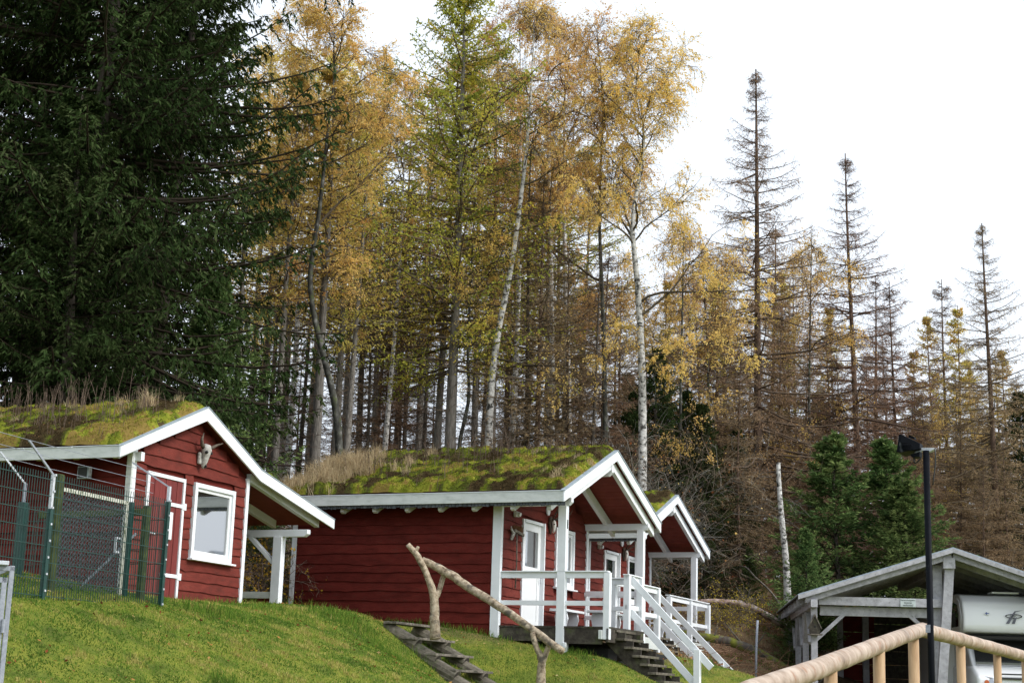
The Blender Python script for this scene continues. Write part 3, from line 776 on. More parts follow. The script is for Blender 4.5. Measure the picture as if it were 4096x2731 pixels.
def rail_run(c, p0, p1, posts=(), top=1.20, z0=.18, low=.66, cap=True, thick=.045, hgt=.11):
    """top rail with cap and middle rail between two plan points"""
    (xa, ya), (xb, yb) = p0, p1
    for z, h in ((top - hgt / 2, hgt), (low - .045, .09)):
        mb = MB(); mb.beam((xa, ya, z), (xb, yb, z), thick, h); mb.build('rail', M['white'], c, bevel=.003)
    if cap:
        d = np.array([xb - xa, yb - ya]); d = d / np.linalg.norm(d) * .035
        mb = MB(); mb.beam((xa - d[0], ya - d[1], top + .014), (xb + d[0], yb + d[1], top + .014), .13, .024); mb.build('rail_cap', M['white'], c, bevel=.003)

def stair(c, x, y0, y1, z, n, run, rise, name='stair'):
    mb = MB()
    for y in (y0 + .12, y1 - .12):
        a = np.array([x - .12, y, z + .02]); b_ = np.array([x + run * n, y, z + .02 - rise * (n + .75)])
        mb.beam(a, b_, .05, .26, drop=.15)
        for k in range(n): mb.box(x + run * k - .02, x + run * k + .13, y - .02, y + .03, z - rise * (k + 1) - .02, z - rise * k - .05)
    st = mb.build(name, M['darkwood'], c)
    r = random.Random(3)
    for k in range(n):
        xx = x + run * k; zz = z - rise * k
        mb = MB(); mb.box(xx - .17, xx, y0, y1, zz - .045, zz)
        mb.build('tread', M['tread'], st, bevel=.005)
    return st

cabB = make_cabin(FB)
cabC = copy_tree(cabB)
cabC.location = [float(v) for v in FC.o]
tag(cabB, 'middle red cabin, its long side wall showing, number 1 on its white porch post')
tag(cabC, 'farther red cabin behind the middle one, number 2 on its porch post')
for c, F, num in ((cabB, FB, '1'), (cabC, FC, '2')):
    put_text('house_number', num, .23, (1.391, .06, 2.10), (0, 1, 0), (0, 0, 1), M['ink'], c, .035)

# --- porch of cabin 1
c = cabB
for k in range(4): bbox('deck_plank', 1.735 + k * .142, 1.735 + k * .142 + .132, .005, 2.05, .15, .185, M['darkwood'], c)
bbox('deck_beam', .05, 1.20, .02, .08, -.10, .148, M['darkwood'], c)
bbox('deck_beam', 1.40, 2.14, .02, .08, -.14, .148, M['darkwood'], c)
bbox('deck_beam', 2.235, 2.285, .0, 2.0, -.10, .15, M['darkwood'], c)
bbox('deck_beam', .1, 2.2, 1.0, 1.08, -.42, -.10, M['darkwood'], c)
bbox('deck_board', 1.745, 1.78, 2.1, 4.5, -.09, .145, M['fascia'], c, .004)
bbox('deck_bracket', 2.09, 2.165, -.03, .02, -.05, .12, M['fascia'], c, .01)
bbox('deck_bracket', 1.37, 1.44, -.03, .13, -.42, -.12, M['white'], c, .01)
bbox('underdeck_block', .2, 2.1, .5, 4.4, -1.0, -.2, M['dark'], c)  # near-black block filling the space under the deck
rail_run(c, (.03, .06), (2.22, .06), top=1.195, low=.66)
bbox('rail_post', 2.17, 2.29, .0, .12, -.05, 1.19, M['white'], c, .004)
rail_run(c, (1.72, 1.80), (1.72, 4.50), top=1.195, low=.66)
bbox('rail_post', 1.66, 1.78, 1.74, 1.86, .18, 1.19, M['white'], c, .004)
bbox('rail_post', 1.67, 1.79, 4.42, 4.54, -.14, 1.19, M['white'], c, .004)
bbox('rail_post', 1.67, 1.79, 3.42, 3.54, -.1, 1.16, M['white'], c, .004)
rail_run(c, (2.16, 1.30), (2.16, 2.05), top=1.235, low=.67)
rail_run(c, (1.72, 1.75), (2.12, 1.75), top=1.195, low=.66)
bbox('rail_post', 2.10, 2.22, 1.30, 1.42, .18, 1.26, M['white'], c, .004)
bbox('rail_post', 2.13, 2.25, 1.98, 2.10, -.30, 1.235, M['white'], c, .004)
stair(c, 2.32, .36, 1.48, .145, 10, .158, .153)
for z0, z1 in ((1.235, -.44), (.60, -1.02)):
    mb = MB(); xe = 3.84 if z0 > 1 else 3.5
    mb.beam((2.2, 1.46, z0 - .06), (xe, 1.46, z0 - .06 - (xe - 2.2) * 1.02), .045, .13); mb.build('stair_rail', M['white'], c, bevel=.003)
bbox('rail_post', 3.50, 3.62, 1.40, 1.52, -1.9, -.16, M['white'], c, .004)
rail_run(c, (1.25, 4.6), (0, 4.6), top=1.15, low=.62, cap=False)

# --- porch of cabin 2
c = cabC
bbox('deck_board', 1.80, 1.84, .9, 4.2, -.10, .145, M['fascia'], c, .004)
bbox('deck_beam', 1.74, 1.78, .0, 4.66, -.12, .148, M['darkwood'], c)
bbox('underdeck_block', .2, 1.7, .3, 4.4, -1.0, -.1, M['dark'], c)  # near-black block below this deck too
rail_run(c, (.03, .06), (1.76, .06), top=1.195, low=.66)
rail_run(c, (1.80, .85), (1.80, 4.15), top=1.195, low=.64)
for y in (.82, 2.52, 4.10): bbox('rail_post', 1.76, 1.88, y, y + .12, -.14, 1.17, M['white'], c, .004)
bbox('rail_post', 1.74, 1.86, -.06, .06, -.1, 1.19, M['white'], c, .004)
stair(c, 1.98, -.62, .50, .145, 10, .158, .153)
for z0 in (1.20, .62):
    mb = MB(); xe = 3.82 if z0 > 1 else 3.56
    mb.beam((1.99, -.60, z0 - .06), (xe, -.60, z0 - .06 - (xe - 1.99) * .965), .045, .13); mb.build('stair_rail', M['white'], c, bevel=.003)
bbox('rail_post', 3.53, 3.65, -.66, -.54, -1.9, -.42, M['white'], c, .004)
bbox('rail_post', 1.94, 2.06, -.66, -.54, -.2, 1.2, M['white'], c, .004)
rail_run(c, (1.76, 4.6), (0, 4.6), top=1.15, low=.62, cap=False)

# turf
MOB = [(-2.4, .0, .10, .5), (-.6, 1.2, .12, .6), (-1.9, 2.2, .10, .5), (.9, -.1, .06, .5), (-4.0, .9, .10, .7), (.4, 1.7, .06, .6)]
turf(cabB, -4.95, 1.50, BP, 2.95, 31, 70000, lump=.17, mounds=MOB,
     stems=((-2.0, 1.4, .8, 60, .2, .55, .5), (-.9, 1.7, .25, 26, .35, .85, .6), (.2, 1.6, .6, 50, .15, .45, .4), (-3.3, .6, .5, 26, .2, .6, .3), (-1.3, .4, .9, 34, .15, .4, .7)),
     strawpatch=((-4.40, .6, .28, .6, 2400, .42), (-3.75, .7, .24, .5, 2300, .55), (-4.6, -.1, .2, .3, 700, .3), (-2.7, .9, .4, .5, 350, .35), (.6, 1.5, .5, .5, 260, .22), (1.0, .7, .3, .4, 160, .16)))
turf(cabC, -4.95, 1.50, BP, 5.1, 47, 22000, lump=.14,
     stems=((-1.0, 2.0, .9, 50, .3, .7, .5), (.6, 4.4, .5, 40, .3, .75, .5)), strawpatch=((.3, 3.0, .8, .8, 500, .35),))

# things on the porches
stag(FB, .05, 2.44, 2.33, 'white deer skull with dark antlers between door and window of cabin 1')
stag(FC, .05, 2.44, 2.33, 'smaller white deer skull beside the door of cabin 2')
t = thing('broom', 'old broom hanging head up left of the door of cabin 1', 'broom', FB.W(.09, .62, .93), FB.yaw)
mb = MB(); mb.tube([(0, 0, 0), (.01, .01, .55), (0, 0, 1.06)], [.014, .013, .014], 6); mb.build('stick', M['steplog'], t, smooth=True)
mb = MB(); mb.beam((0, -.17, 1.12), (.02, .26, 1.06), .07, .05); mb.build('head', M['steplog'], t)
r = random.Random(2); mb = MB()
for i in range(90):
    u = r.uniform(-.16, .25); p = np.array([r.uniform(-.025, .03), u, 1.12]); mb.beam(p, p + np.array([r.uniform(-.02, .03), r.uniform(-.02, .02), .10]), .008, .008)
mb.build('bristles', M['broom'], t)['kind'] = 'stuff'
t = thing('driftwood_bracket', 'pale forked antler piece hung beside the broom of cabin 1', 'antler', FB.W(.06, .42, 1.86), FB.yaw)
mb = MB(); mb.tube([(0, 0, 0), (.03, .04, .12), (.02, .10, .2), (.02, .2, .22)], [.03, .035, .03, .015], 7, jit=.2, rng=r); mb.tube([(.03, .04, .12), (.02, -.05, .2), (.02, -.07, .26)], [.03, .022, .01], 6); mb.build('branch', M['bone'], t, smooth=True)
t = thing('broom', 'long broom stick with a pale shaft leaning by the door of cabin 2', 'broom', FC.W(.35, .45, .185), FC.yaw)
mb = MB(); mb.tube([(.25, -.3, 0), (0, -.35, 1.15)], .014, 6); mb.build('stick', M['pinepost'], t)
mb = MB(); mb.beam((.25, -.45, .04), (.25, -.15, .04), .06, .08); mb.build('head', M['broom'], t)
def bench(F, x, y, label, L=1.5, h=.45):
    t = thing('bench', label, 'bench', F.W(x, y, .185), F.yaw, 'white plank benches on the porches')
    mb = MB(); mb.prism([(-.17, 0, h - .05), (-.17, L * .3, h - .045), (-.15, L, h - .05), (.18, L, h - .05), (.17, L * .5, h - .05), (.19, 0, h - .05)], (0, 0, .05)); mb.build('seat', M['white'], t, bevel=.006)
    for y in (.22, L - .28):
        mb = MB(); mb.prism([(-.15, y, 0), (.13, y, 0), (.11, y, .12), (.15, y, .26), (.12, y, h - .05), (-.12, y, h - .05), (-.15, y, .3), (-.12, y, .16)], (0, .05, 0)); mb.build('leg', M['white'], t, bevel=.005)
    return t
bench(FB, .34, 2.22, 'white plank bench under the window of cabin 1, nearest the door', 1.1)
bench(FB, .85, 3.0, 'white plank bench at the far side of the porch of cabin 1', 1.5, .47)
bench(FC, .9, 2.6, 'white plank bench on the porch of cabin 2 behind its railing', 1.5, .45)

# ------------------------------------------------------------------ left cabin with lean-to
AP = [(-.57, 2.28), (1.72, 3.275), (3.55, 2.47), (6.34, 1.89)]
c = thing('cabin', 'left red cabin with a plank door, one big white window and a lean-to', 'cabin', FA.o, FA.yaw, 'red cabins with turf roofs')
cabA = c
mb = MB()
mb.prism([(-5.0, .02, -.9), (-5.0, 3.45, -.9), (-5.0, 3.45, 2.36), (-5.0, 1.72, 3.14), (-5.0, .02, 2.36)], (4.98, 0, 0)); mb.build('wall', M['red_shaded'], c)
siding('side', -.2, 2.3, .18, lambda z: (-4.9, -.05), [], M['red_shaded'], c, 300)
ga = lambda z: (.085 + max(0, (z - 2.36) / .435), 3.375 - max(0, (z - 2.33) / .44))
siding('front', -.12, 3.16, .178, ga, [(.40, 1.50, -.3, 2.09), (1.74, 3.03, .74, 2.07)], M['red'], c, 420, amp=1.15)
mb = MB(); mb.box(-.055, .045, -.045, 0, -.5, 2.3); mb.build('corner_board', M['fascia'], c, bevel=.004)
mb = MB(); mb.box(0, .045, 0, .085, -.5, 2.35); mb.build('corner_board', M['white'], c, bevel=.004)
mb = MB(); mb.box(0, .05, 3.375, 3.47, -.5, 2.33); mb.box(-.1, .0, 3.47, 3.50, -.5, 2.33); mb.build('corner_board', M['white'], c, bevel=.004)
window(c, 1.76, 3.02, .79, 2.05)
# plank door in a white frame
mb = MB(); mb.box(0, .05, .41, .475, -.3, 2.06); mb.box(0, .05, 1.43, 1.485, -.3, 2.06); mb.box(0, .048, .475, 1.43, 2.0, 2.06)
d = mb.build('door', M['white'], c, bevel=.003)
for k in range(6):
    y = .48 + k * .158; MB().box(-.01, .026 + (k % 2) * .004, y, y + .15, -.3, 1.995).build('plank', M['door_red'], d, bevel=.003)
for z in (1.60, .45):
    mb = MB(); mb.box(.031, .045, .95, 1.50, z - .03, z + .03); mb.box(.05, .062, 1.44, 1.53, z - .055, z + .055); mb.build('hinge', M['white'], d, bevel=.003)
MB().box(.03, .07, .98, 1.16, 1.02, 1.47).build('notice_plate', M['white'], d, bevel=.012)
mb = MB(); mb.box(.03, .05, .50, .54, .95, 1.2); mb.tube([(.05, .52, 1.08), (.09, .52, 1.08), (.09, .66, 1.07)], .012, 6); mb.build('handle', M['steelwhite'], d)
# roof
x0, x1 = -5.3, .19
for i in range(3):
    y0, z0 = AP[i]; y1, z1 = AP[i + 1]
    xx1 = x1
    mb = MB(); mb.prism([(x0, y0, z0 - .02), (x0, y1, z1 - .02), (x0, y1, z1 - .06), (x0, y0, z0 - .06)], (xx1 - x0, 0, 0)); mb.build('roof', M['soffit'], c)
bbox('fascia', x0, x1, -.605, -.57, 2.12, 2.30, M['fascia'], c, .004)
mb = MB()
for k in range(6): mb.box(x0 + k * .92, x0 + k * .92 + .905, -.617, -.56, 2.302 + (k % 2) * .003, 2.312 + (k % 2) * .003)
mb.build('eave_trim', M['white'], c)
for i in range(3):
    y0, z0 = AP[i]; y1, z1 = AP[i + 1]
    if i == 0: y0 -= .038; z0 -= .016
    slope_board('barge_board', y0, z0 + .03, y1, z1 + .03, (.17, .225, .20)[i], x1, x1 + .035, M['white'], c, .004, (.225, .20, .175)[i])
    slope_board('gable_trim', y0, z0 + .046, y1, z1 + .046, .016, x1 - .04, x1 + .045, M['tin'], c)
for x in (.02, -.74, -1.45, -2.16, -2.87):
    mb = MB(); za = lambda y: 2.28 + (y + .57) * .4345 - .065
    mb.prism([(x - .05, -.50, za(-.5)), (x - .05, .2, za(.2)), (x - .05, .2, za(.2) - .14), (x - .05, -.42, za(-.42) - .15), (x - .05, -.50, za(-.5) - .1)], (.10, 0, 0))
    mb.build('rafter_tail', M['fascia'], c)
mb = MB(); mb.box(-.05, .16, .02, .11, 2.16, 2.30); mb.build('wall_plate', M['white'], c)
# lean-to: plate, rafters, post with brace, low rail
zl = lambda y: 2.47 - (y - 3.55) * .208
mb = MB(); mb.prism([(-4.5, 4.94, 1.46), (.36, 4.94, 1.46), (.43, 4.94, 1.51), (.43, 4.94, 1.59), (-4.5, 4.94, 1.59)], (0, .12, 0)); mb.build('wall_plate', M['white'], c, bevel=.004)
for x in (.0, -.95, -2.0):
    slope_board('rafter', 3.5, zl(3.5) - .05, 6.05, zl(6.05) - .055, .15, x - .05, x + .05, M['white'], c, .004)
bbox('post', -.27, -.09, 4.92, 5.07, -.3, 1.46, M['white'], c, .005)
bbox('post', -3.0, -2.84, 4.92, 5.07, -.3, 1.46, M['white'], c, .005)
mb = MB(); mb.beam((-.27, 5.0, .98), (-.84, 5.0, 1.50), .07, .12, up=(0, 1, 0)); mb.build('brace', M['white'], c, bevel=.004)
mb = MB(); mb.box(-1.3, -.27, 4.96, 5.02, .33, .45); mb.build('rail', M['fascia'], c, bevel=.004)
mb = MB(); mb.box(-1.3, -.27, 5.0, 5.04, -.4, .325); mb.build('skirt_board', M['red_shaded'], c)
turf(c, -5.3, .16, AP, 5.6, 63, 60000, lump=.20, mounds=((-2.2, .9, .18, .9), (-.6, 1.35, .12, .4), (-3.5, 1.0, .1, .8), (-1.2, .5, .05, .5)),
     stems=((-1.7, .7, .5, 55, .3, .7, .75), (-2.6, .8, .5, 34, .3, .65, .6), (-.8, .9, .35, 24, .2, .45, .7), (-3.3, .9, .4, 16, .3, .6, .5), (-1.0, .0, .7, 40, .12, .3, .6)),
     strawpatch=((-.62, 1.15, .05, .05, 260, .42), (-1.6, 1.2, .5, .4, 160, .3), (-3, .8, .6, .5, 120, .25)))
# ox skull in the gable
t = thing('ox_skull', 'weathered grey ox skull with two dark horns, high on the left cabin gable', 'ox skull', FA.W(.04, 1.86, 2.32), FA.yaw)
mb = MB(); mb.tube([(.06, .0, -.03), (.075, -.005, .03), (.09, 0, .10), (.11, .0, .19), (.115, 0, .27), (.10, 0, .33), (.06, 0, .37)], [.02, .042, .052, .06, .088, .085, .04], 10, jit=.08, rng=random.Random(4))
mb.build('skull', M['bone'], t, smooth=True)
mb = MB(); mb.box(.0, .06, -.10, -.02, .04, .24); mb.build('jaw', M['bone'], t, bevel=.02)
mb = MB()
for s in (-1, 1): mb.tube([(.15, s * .062, .24), (.185, s * .072, .235)], [.03, .02], 8)
mb.tube([(.10, 0, -.02), (.125, 0, .03)], [.014, .02], 6)
mb.build('eye_socket', M['dark'], t)
mb = MB(); mb.tube([(.09, -.06, .32), (.10, -.13, .36), (.11, -.16, .45), (.12, -.13, .56)], [.035, .034, .026, .006], 8); mb.build('horn', M['horn'], t, smooth=True)
mb = MB(); mb.tube([(.09, .06, .32), (.11, .16, .35), (.14, .27, .41), (.17, .40, .46)], [.035, .032, .022, .006], 8); mb.build('horn', M['horn'], t, smooth=True)
t = thing('floodlight', 'small square grey floodlight under the side eave of the left cabin', 'floodlight', FA.W(-.75, -.12, 1.86), FA.yaw)
MB().box(-.11, .10, -.10, 0, 0, .20).build('housing', M['tin'], t, bevel=.01); MB().box(-.09, .08, -.106, -.101, .02, .18).build('lens', M['rubber'], t); MB().box(.102, .112, -.09, -.02, .05, .18).build('bracket', M['steelwhite'], t)

# ------------------------------------------------------------------ log steps and branch handrail on the bank
S0 = at(1590, 2484, 28.0)
FS = Frame(S0, 24.0)            # x runs down the steps, y along the treads
t = thing('log_steps', 'dark weathered steps of planks laid on round logs climbing the grass bank', 'steps', S0, 24.0)
r = random.Random(8)
RUN, RISE = .385, .262
for k in range(7):
    x = RUN * k; z = -RISE * k
    MB().box(x - .26, x, -.02 + r.uniform(-.03, .03), 1.52 + r.uniform(-.04, .04), z - .042, z).build('plank', M['steplog'], t, bevel=.006)
    for y in (.12, 1.25):
        mb = MB(); a = np.array([x - .30, y, z - .10]); b_ = np.array([x + .36, y + r.uniform(-.02, .02), z - .10 - RISE * 1.15])
        mb.tube([a, (a + b_) / 2, b_], [.125, .13, .12], 12, jit=.03, rng=r)
        o = mb.build('log', M['tread'], t)
        MB().tube([b_ + (b_ - a) * .0005, b_ + (b_ - a) * .004], .112, 12).build('cut_end', M['darkwood'], o)
def rough_tube(pts, rad, n, rng, sub=4, wob=.10, jit=.035):
    """limb with bends and swellings through the given points"""
    P, R = [], []
    pts = [np.array(p, float) for p in pts]
    for i in range(len(pts) - 1):
        p0 = pts[max(i - 1, 0)]; p1 = pts[i]; p2 = pts[i + 1]; p3 = pts[min(i + 2, len(pts) - 1)]
        for j in range(sub):
            s = j / sub
            q = .5 * ((2 * p1) + (-p0 + p2) * s + (2 * p0 - 5 * p1 + 4 * p2 - p3) * s * s + (-p0 + 3 * p1 - 3 * p2 + p3) * s ** 3)
            rr = rad[i] * (1 - s) + rad[i + 1] * s
            P.append(q + np.array([rng.uniform(-1, 1), rng.uniform(-1, 1), rng.uniform(-1, 1)]) * rr * wob * (0 if (i == 0 and j == 0) else 1)); R.append(rr * (1 + rng.uniform(-.035, .05)))
    P.append(pts[-1]); R.append(rad[-1])
    mb = MB(); mb.tube(P, R, n, jit=jit, rng=rng); return mb
r = random.Random(21)
t = thing('branch_handrail', 'pale barkless branch handrail on two forked posts beside the log steps', 'handrail', (0, 0, 0))
d1 = 27.75
A_ = lambda x, y, d: at(x, y, d)
b0 = A_(1744, 2520, d1); b0[2] -= .15
rough_tube([b0, A_(1738, 2470, d1), A_(1737, 2395, d1), A_(1712, 2310, d1), A_(1672, 2225, d1), A_(1631, 2176, d1)], [.095, .085, .072, .058, .055, .045], 9, r).build('post', M['drift'], t, smooth=True)
rough_tube([A_(1739, 2392, d1), A_(1752, 2370, d1 + .05), A_(1765, 2330, d1 + .1), A_(1776, 2290, d1 + .1)], [.06, .05, .045, .05], 8, r).build('fork', M['drift'], t, smooth=True)
rough_tube([A_(1660, 2205, d1), A_(1668, 2195, d1), A_(1673, 2184, d1)], [.045, .034, .026], 7, r).build('stub', M['drift'], t, smooth=True)
rough_tube([A_(1688, 2240, d1 + .1), A_(1740, 2262, d1 + .05), A_(1800, 2297, d1), A_(1880, 2350, d1 - .2), A_(1960, 2400, d1 - .5), A_(2040, 2453, d1 - .8), A_(2130, 2518, d1 - 1.1), A_(2250, 2603, d1 - 1.5)],
           [.07, .072, .078, .074, .072, .07, .066, .062], 10, r, sub=4, wob=.12).build('rail', M['drift'], t, smooth=True)
d2 = d1 - 1.25
rough_tube([A_(2160, 2800, d2), A_(2163, 2700, d2), A_(2166, 2640, d2), A_(2147, 2590, d2), A_(2130, 2530, d2 + .05)], [.085, .075, .062, .045, .045], 8, r).build('post', M['drift'], t, smooth=True)
rough_tube([A_(2166, 2650, d2), A_(2182, 2620, d2), A_(2196, 2575, d2)], [.055, .045, .045], 8, r).build('fork', M['drift'], t, smooth=True)

# ------------------------------------------------------------------ green mesh fence and dog run in front of the left cabin
_f0 = at(169, 2375, 19.4); _f1 = at(640, 2400, 21.8)
FF = Frame(_f0 - np.array([0, 0, .02]), math.degrees(math.atan2(_f1[0] - _f0[0], _f1[1] - _f0[1])))
t = thing('mesh_fence', 'green welded mesh fence with slanted steel arms in front of the left cabin', 'fence', FF.o, FF.yaw)
def mesh_panel(parent, y0, y1, z0, z1, name='mesh_panel', x=0, step=.05, axis='y', rod=.0032, bar=.0048, mat='green'):
    mb = MB()
    def P(u, z, o=0): return (x + o, u, z) if axis == 'y' else (u, x + o, z)
    u = y0
    while u <= y1: mb.beam(P(u, z0), P(u, z1), rod * 2, rod * 2, up=(1, 0, 0) if axis == 'y' else (0, 1, 0)); u += step
    o = mb.build(name, M[mat], parent)
    o['kind'] = 'stuff'
    z = z0 + .05
    while z <= z1:
        MB().beam(P(y0, z, .008), P(y1, z, .008), bar * 2, bar * 2, up=(0, 0, 1)).build('wire_bar', M[mat], parent); z += .2
def fpost(parent, x, y, h, arm=True, w=.06, flip=1):
    bbox('post', x - w / 2, x + w / 2, y - w / 2, y + w / 2, -.5, h, M['green'], parent, .004)
    if arm:
        mb = MB(); mb.box(x - .02, x + .02, y - .02, y + .02, h - .02, h + .42); mb.build('arm_holder', M['steelwhite'], parent)
        mb = MB(); mb.beam((x, y, h + .41), (x - .18 * flip, y - .30 * flip, h + .80), .035, .02); mb.build('arm', M['galv'], parent)
    mb = MB()
    for k in range(8): mb.box(x + w / 2, x + w / 2 + .012, y - .012, y + .012, .05 + .2 * k, .075 + .2 * k)
    mb.build('bolts', M['steelwhite'], parent)
mesh_panel(t, -2.5, -.03, -.05, 1.48)
mesh_panel(t, .03, 2.56, -.05, 1.48)
fpost(t, .0, 0, 1.05); fpost(t, 0, 2.58, 1.45, arm=False); fpost(t, 0, -2.5, 1.45)
mb = MB(); mb.box(-.02, .02, 2.56, 2.60, 1.0, 1.66); mb.build('arm_holder', M['steelwhite'], t)
mb = MB(); mb.beam((0, 2.58, 1.65), (-.52, 2.42, 1.98), .035, .02); mb.build('arm', M['galv'], t)
for (z, yy) in ((1.72, .1), (1.58, .05), (1.86, .12)):
    mb = MB(); mb.tube([(-.08, -2.6, z), (-.10, 0, z - .03), (-.2, 2.5, z - .02)], .0035, 4); mb.build('strand', M['galv'], t)
# rear part: runs back from the end post towards the cabin wall
t = thing('dog_run_fence', 'green mesh and mossy timber frames of the dog run behind the front fence', 'fence', FF.o, FF.yaw)
mesh_panel(t, -2.3, -.05, -.05, 1.4, x=2.58, axis='x', step=.06)
for (x, y) in ((-1.1, .9), (-2.4, .75)): 
    bbox('post', x - .05, x + .05, y - .05, y + .05, -.4, 1.25, M['green'], t, .004)
    mb = MB(); mb.box(x - .018, x + .018, y - .018, y + .018, 1.2, 1.50); mb.build('arm_holder', M['galv'], t)
    mb = MB(); mb.beam((x, y, 1.49), (x - .24, y - .26, 1.88), .035, .02); mb.build('arm', M['steelwhite'], t)
for (x, y, h, w) in ((-.30, .52, 1.55, .10), (-.28, 2.50, 1.38, .085), (-1.5, 2.2, 1.3, .09)):
    bbox('timber_post', x - w / 2, x + w / 2, y - w / 2, y + w / 2, -.4, h, M['greenwood'], t, .01)
mb = MB(); mb.beam((-1.75, 2.1, 1.22), (-.25, 2.5, 1.30), .07, .09); mb.build('timber_rail', M['greenwood'], t, bevel=.01)
mb = MB(); mb.beam((-.35, 2.4, 1.0), (-1.15, 1.9, -.05), .05, .03); mb.build('brace', M['galv'], t)
t = thing('chain_link_gate', 'chain link gate in a frame of flaking white paint inside the dog run', 'gate', FF.W(-.42, .62, 0), FF.yaw)
G0, G1, H0, H1 = 0.0, 1.62, .0, 1.42
mb = MB(); mb.box(-.02, .02, G0, G1, H1 - .05, H1); mb.build('frame_top', M['rusty'], t)
mb = MB(); mb.box(-.02, .02, G1 - .045, G1, H0, H1 - .05); mb.build('frame_side', M['rusty'], t)
mb = MB(); mb.box(-.02, .02, G0, G0 + .04, H0, H1 - .05); mb.box(-.02, .02, G0, G1, -.02, .03); mb.build('frame_side', M['green'], t)
bbox('gate_post', -.03, .03, G1 + .05, G1 + .13, -.4, 1.42, M['green'], t, .004)
mb = MB(); s = .068
for sg in (1, -1):
    for k in range(-30, 62):
        # diagonal wires clipped to the frame
        y0 = k * s; pts = []
        for z in np.arange(0, 1.38, s / 2): 
            y = y0 + sg * z
            if G0 < y < G1: pts.append((.008 * ((round(z / s * 2) % 2) * 2 - 1), y, z + .02))
        for a, b_ in zip(pts[:-1], pts[1:]): mb.beam(a, b_, .0055, .0055, up=(1, 0, .01))
mb.build('chain_link', M['chain'], t)['kind'] = 'stuff'
mb = MB(); mb.box(.03, .05, G1 - .28, G1 - .25, .72, .90); mb.box(.03, .05, G1 - .28, G1 - .17, .70, .725); mb.box(.03, .05, G1 - .28, G1 - .17, .885, .91); mb.build('latch', M['steelwhite'], t)

# ------------------------------------------------------------------ galvanised cage at the left edge
g0 = at(60, 2262, 12.0)
FG = Frame((g0[0], g0[1], g0[2]), 100.0)
t = thing('steel_cage', 'grey galvanised wire cage standing at the left edge of the lawn', 'cage', (g0[0], g0[1], gz(g0[0], g0[1])), -25)
base = g0[2] - gz(g0[0], g0[1])
W_, H_, D_ = 1.1, base, .9
mb = MB()
for (xa, ya) in ((-W_, 0), (-.035, 0), (-W_, D_), (-.035, D_)): mb.box(xa, xa + .035, ya, ya + .035, 0.0, H_)
for z in (0.02, H_ - .04):
    mb.box(-W_, -.0, 0, .035, z, z + .036); mb.box(-W_, 0, D_, D_ + .035, z, z + .036); mb.box(-W_, -W_ + .035, .035, D_, z, z + .036); mb.box(-.035, 0, .035, D_, z, z + .036)
mb.build('frame', M['galv'], t, bevel=.003)
mb = MB(); mb.box(-W_ + .045, -.045, -.012, .012, H_ - .13, H_ - .09); mb.box(-.085, -.047, -.012, .012, .1, H_ - .09); mb.box(-W_ + .045, -W_ + .085, -.012, .012, .1, H_ - .09)
dr = mb.build('door', M['galv'], t, bevel=.003)
mb = MB()
z = .12
while z < H_ - .12: mb.box(-W_ + .08, -.08, -.004, .004, z, z + .007); z += .045
x = -W_ + .09
while x < -.08: mb.box(x, x + .006, .004, .01, .1, H_ - .12); x += .026
mb.build('wire_mesh', M['galv'], dr)['kind'] = 'stuff'
mb = MB()
for z in (H_ * .45, H_ * .8): mb.tube([(-.045, -.02, z - .05), (-.045, -.02, z + .05)], .014, 8)
mb.build('hinge', M['galv'], dr)
MB().box(-W_, -.05, -.05, .2, H_, H_ + .03).build('lid', M['steelwhite'], t, bevel=.004)
x = -W_ + .03; mb = MB()
while x < -.03: mb.box(x, x + .006, D_, D_ + .006, .05, H_); x += .05
mb.build('rear_mesh', M['galv'], t)['kind'] = 'stuff'

# ------------------------------------------------------------------ peeled log railing, near right
t = thing('log_railing', 'peeled round log railing bending at a corner post, near right foreground', 'railing', (0, 0, 0))
r = random.Random(14)
a = at(3010, 2764, 9.0); m1 = at(3300, 2662, 10.9); m2 = at(3520, 2577, 13.2); ap = at(3690, 2516, 16.4)
def railtube(pts, rad, name):
    P = []; R_ = []
    for i in range(len(pts) - 1):
        for j in range(7):
            s = j / 7; P.append(pts[i] * (1 - s) + pts[i + 1] * s + np.array([0, 0, r.uniform(-.003, .003)])); R_.append((rad[i] * (1 - s) + rad[i + 1] * s) * (1 + (.04 * r.random() if j in (2, 5) else r.uniform(-.012, .010))))
    P.append(pts[-1]); R_.append(rad[-1])
    mb = MB(); mb.tube(P, R_, 18); return mb.build(name, M['pine'], t, smooth=True)
d_ = a - m1; d_ /= np.linalg.norm(d_)
railtube([a + d_ * 2.5, a, m1, m2, ap], [.067, .068, .068, .069, .071], 'log_rail')
e1 = at(3900, 2571, 18.6); e2 = at(4096, 2623, 21.0); dd_ = e2 - e1; dd_ /= np.linalg.norm(dd_)
d_ = ap - e1; d_ /= np.linalg.norm(d_)
railtube([ap + d_ * .02 + np.array([0, 0, -.005]), e1, e2, e2 + dd_ * 3], [.074, .073, .072, .072], 'log_rail')
def rpost(px, py, dep, rad=.05):
    p = at(px, py, dep); g = gz(p[0], p[1]) - .3
    mb = MB(); mb.tube([(p[0], p[1], g), (p[0], p[1], (g + p[2]) / 2), (p[0], p[1], p[2])], [rad * 1.02, rad, rad], 14); mb.build('post', M['pinepost'], t, smooth=True)
rpost(3322, 2660, 11.1, .046); rpost(3515, 2580, 13.1, .048); rpost(3653, 2530, 16.0, .053); rpost(3842, 2570, 18.0, .050); rpost(3988, 2610, 19.8, .047); rpost(4100, 2640, 21.2, .047)
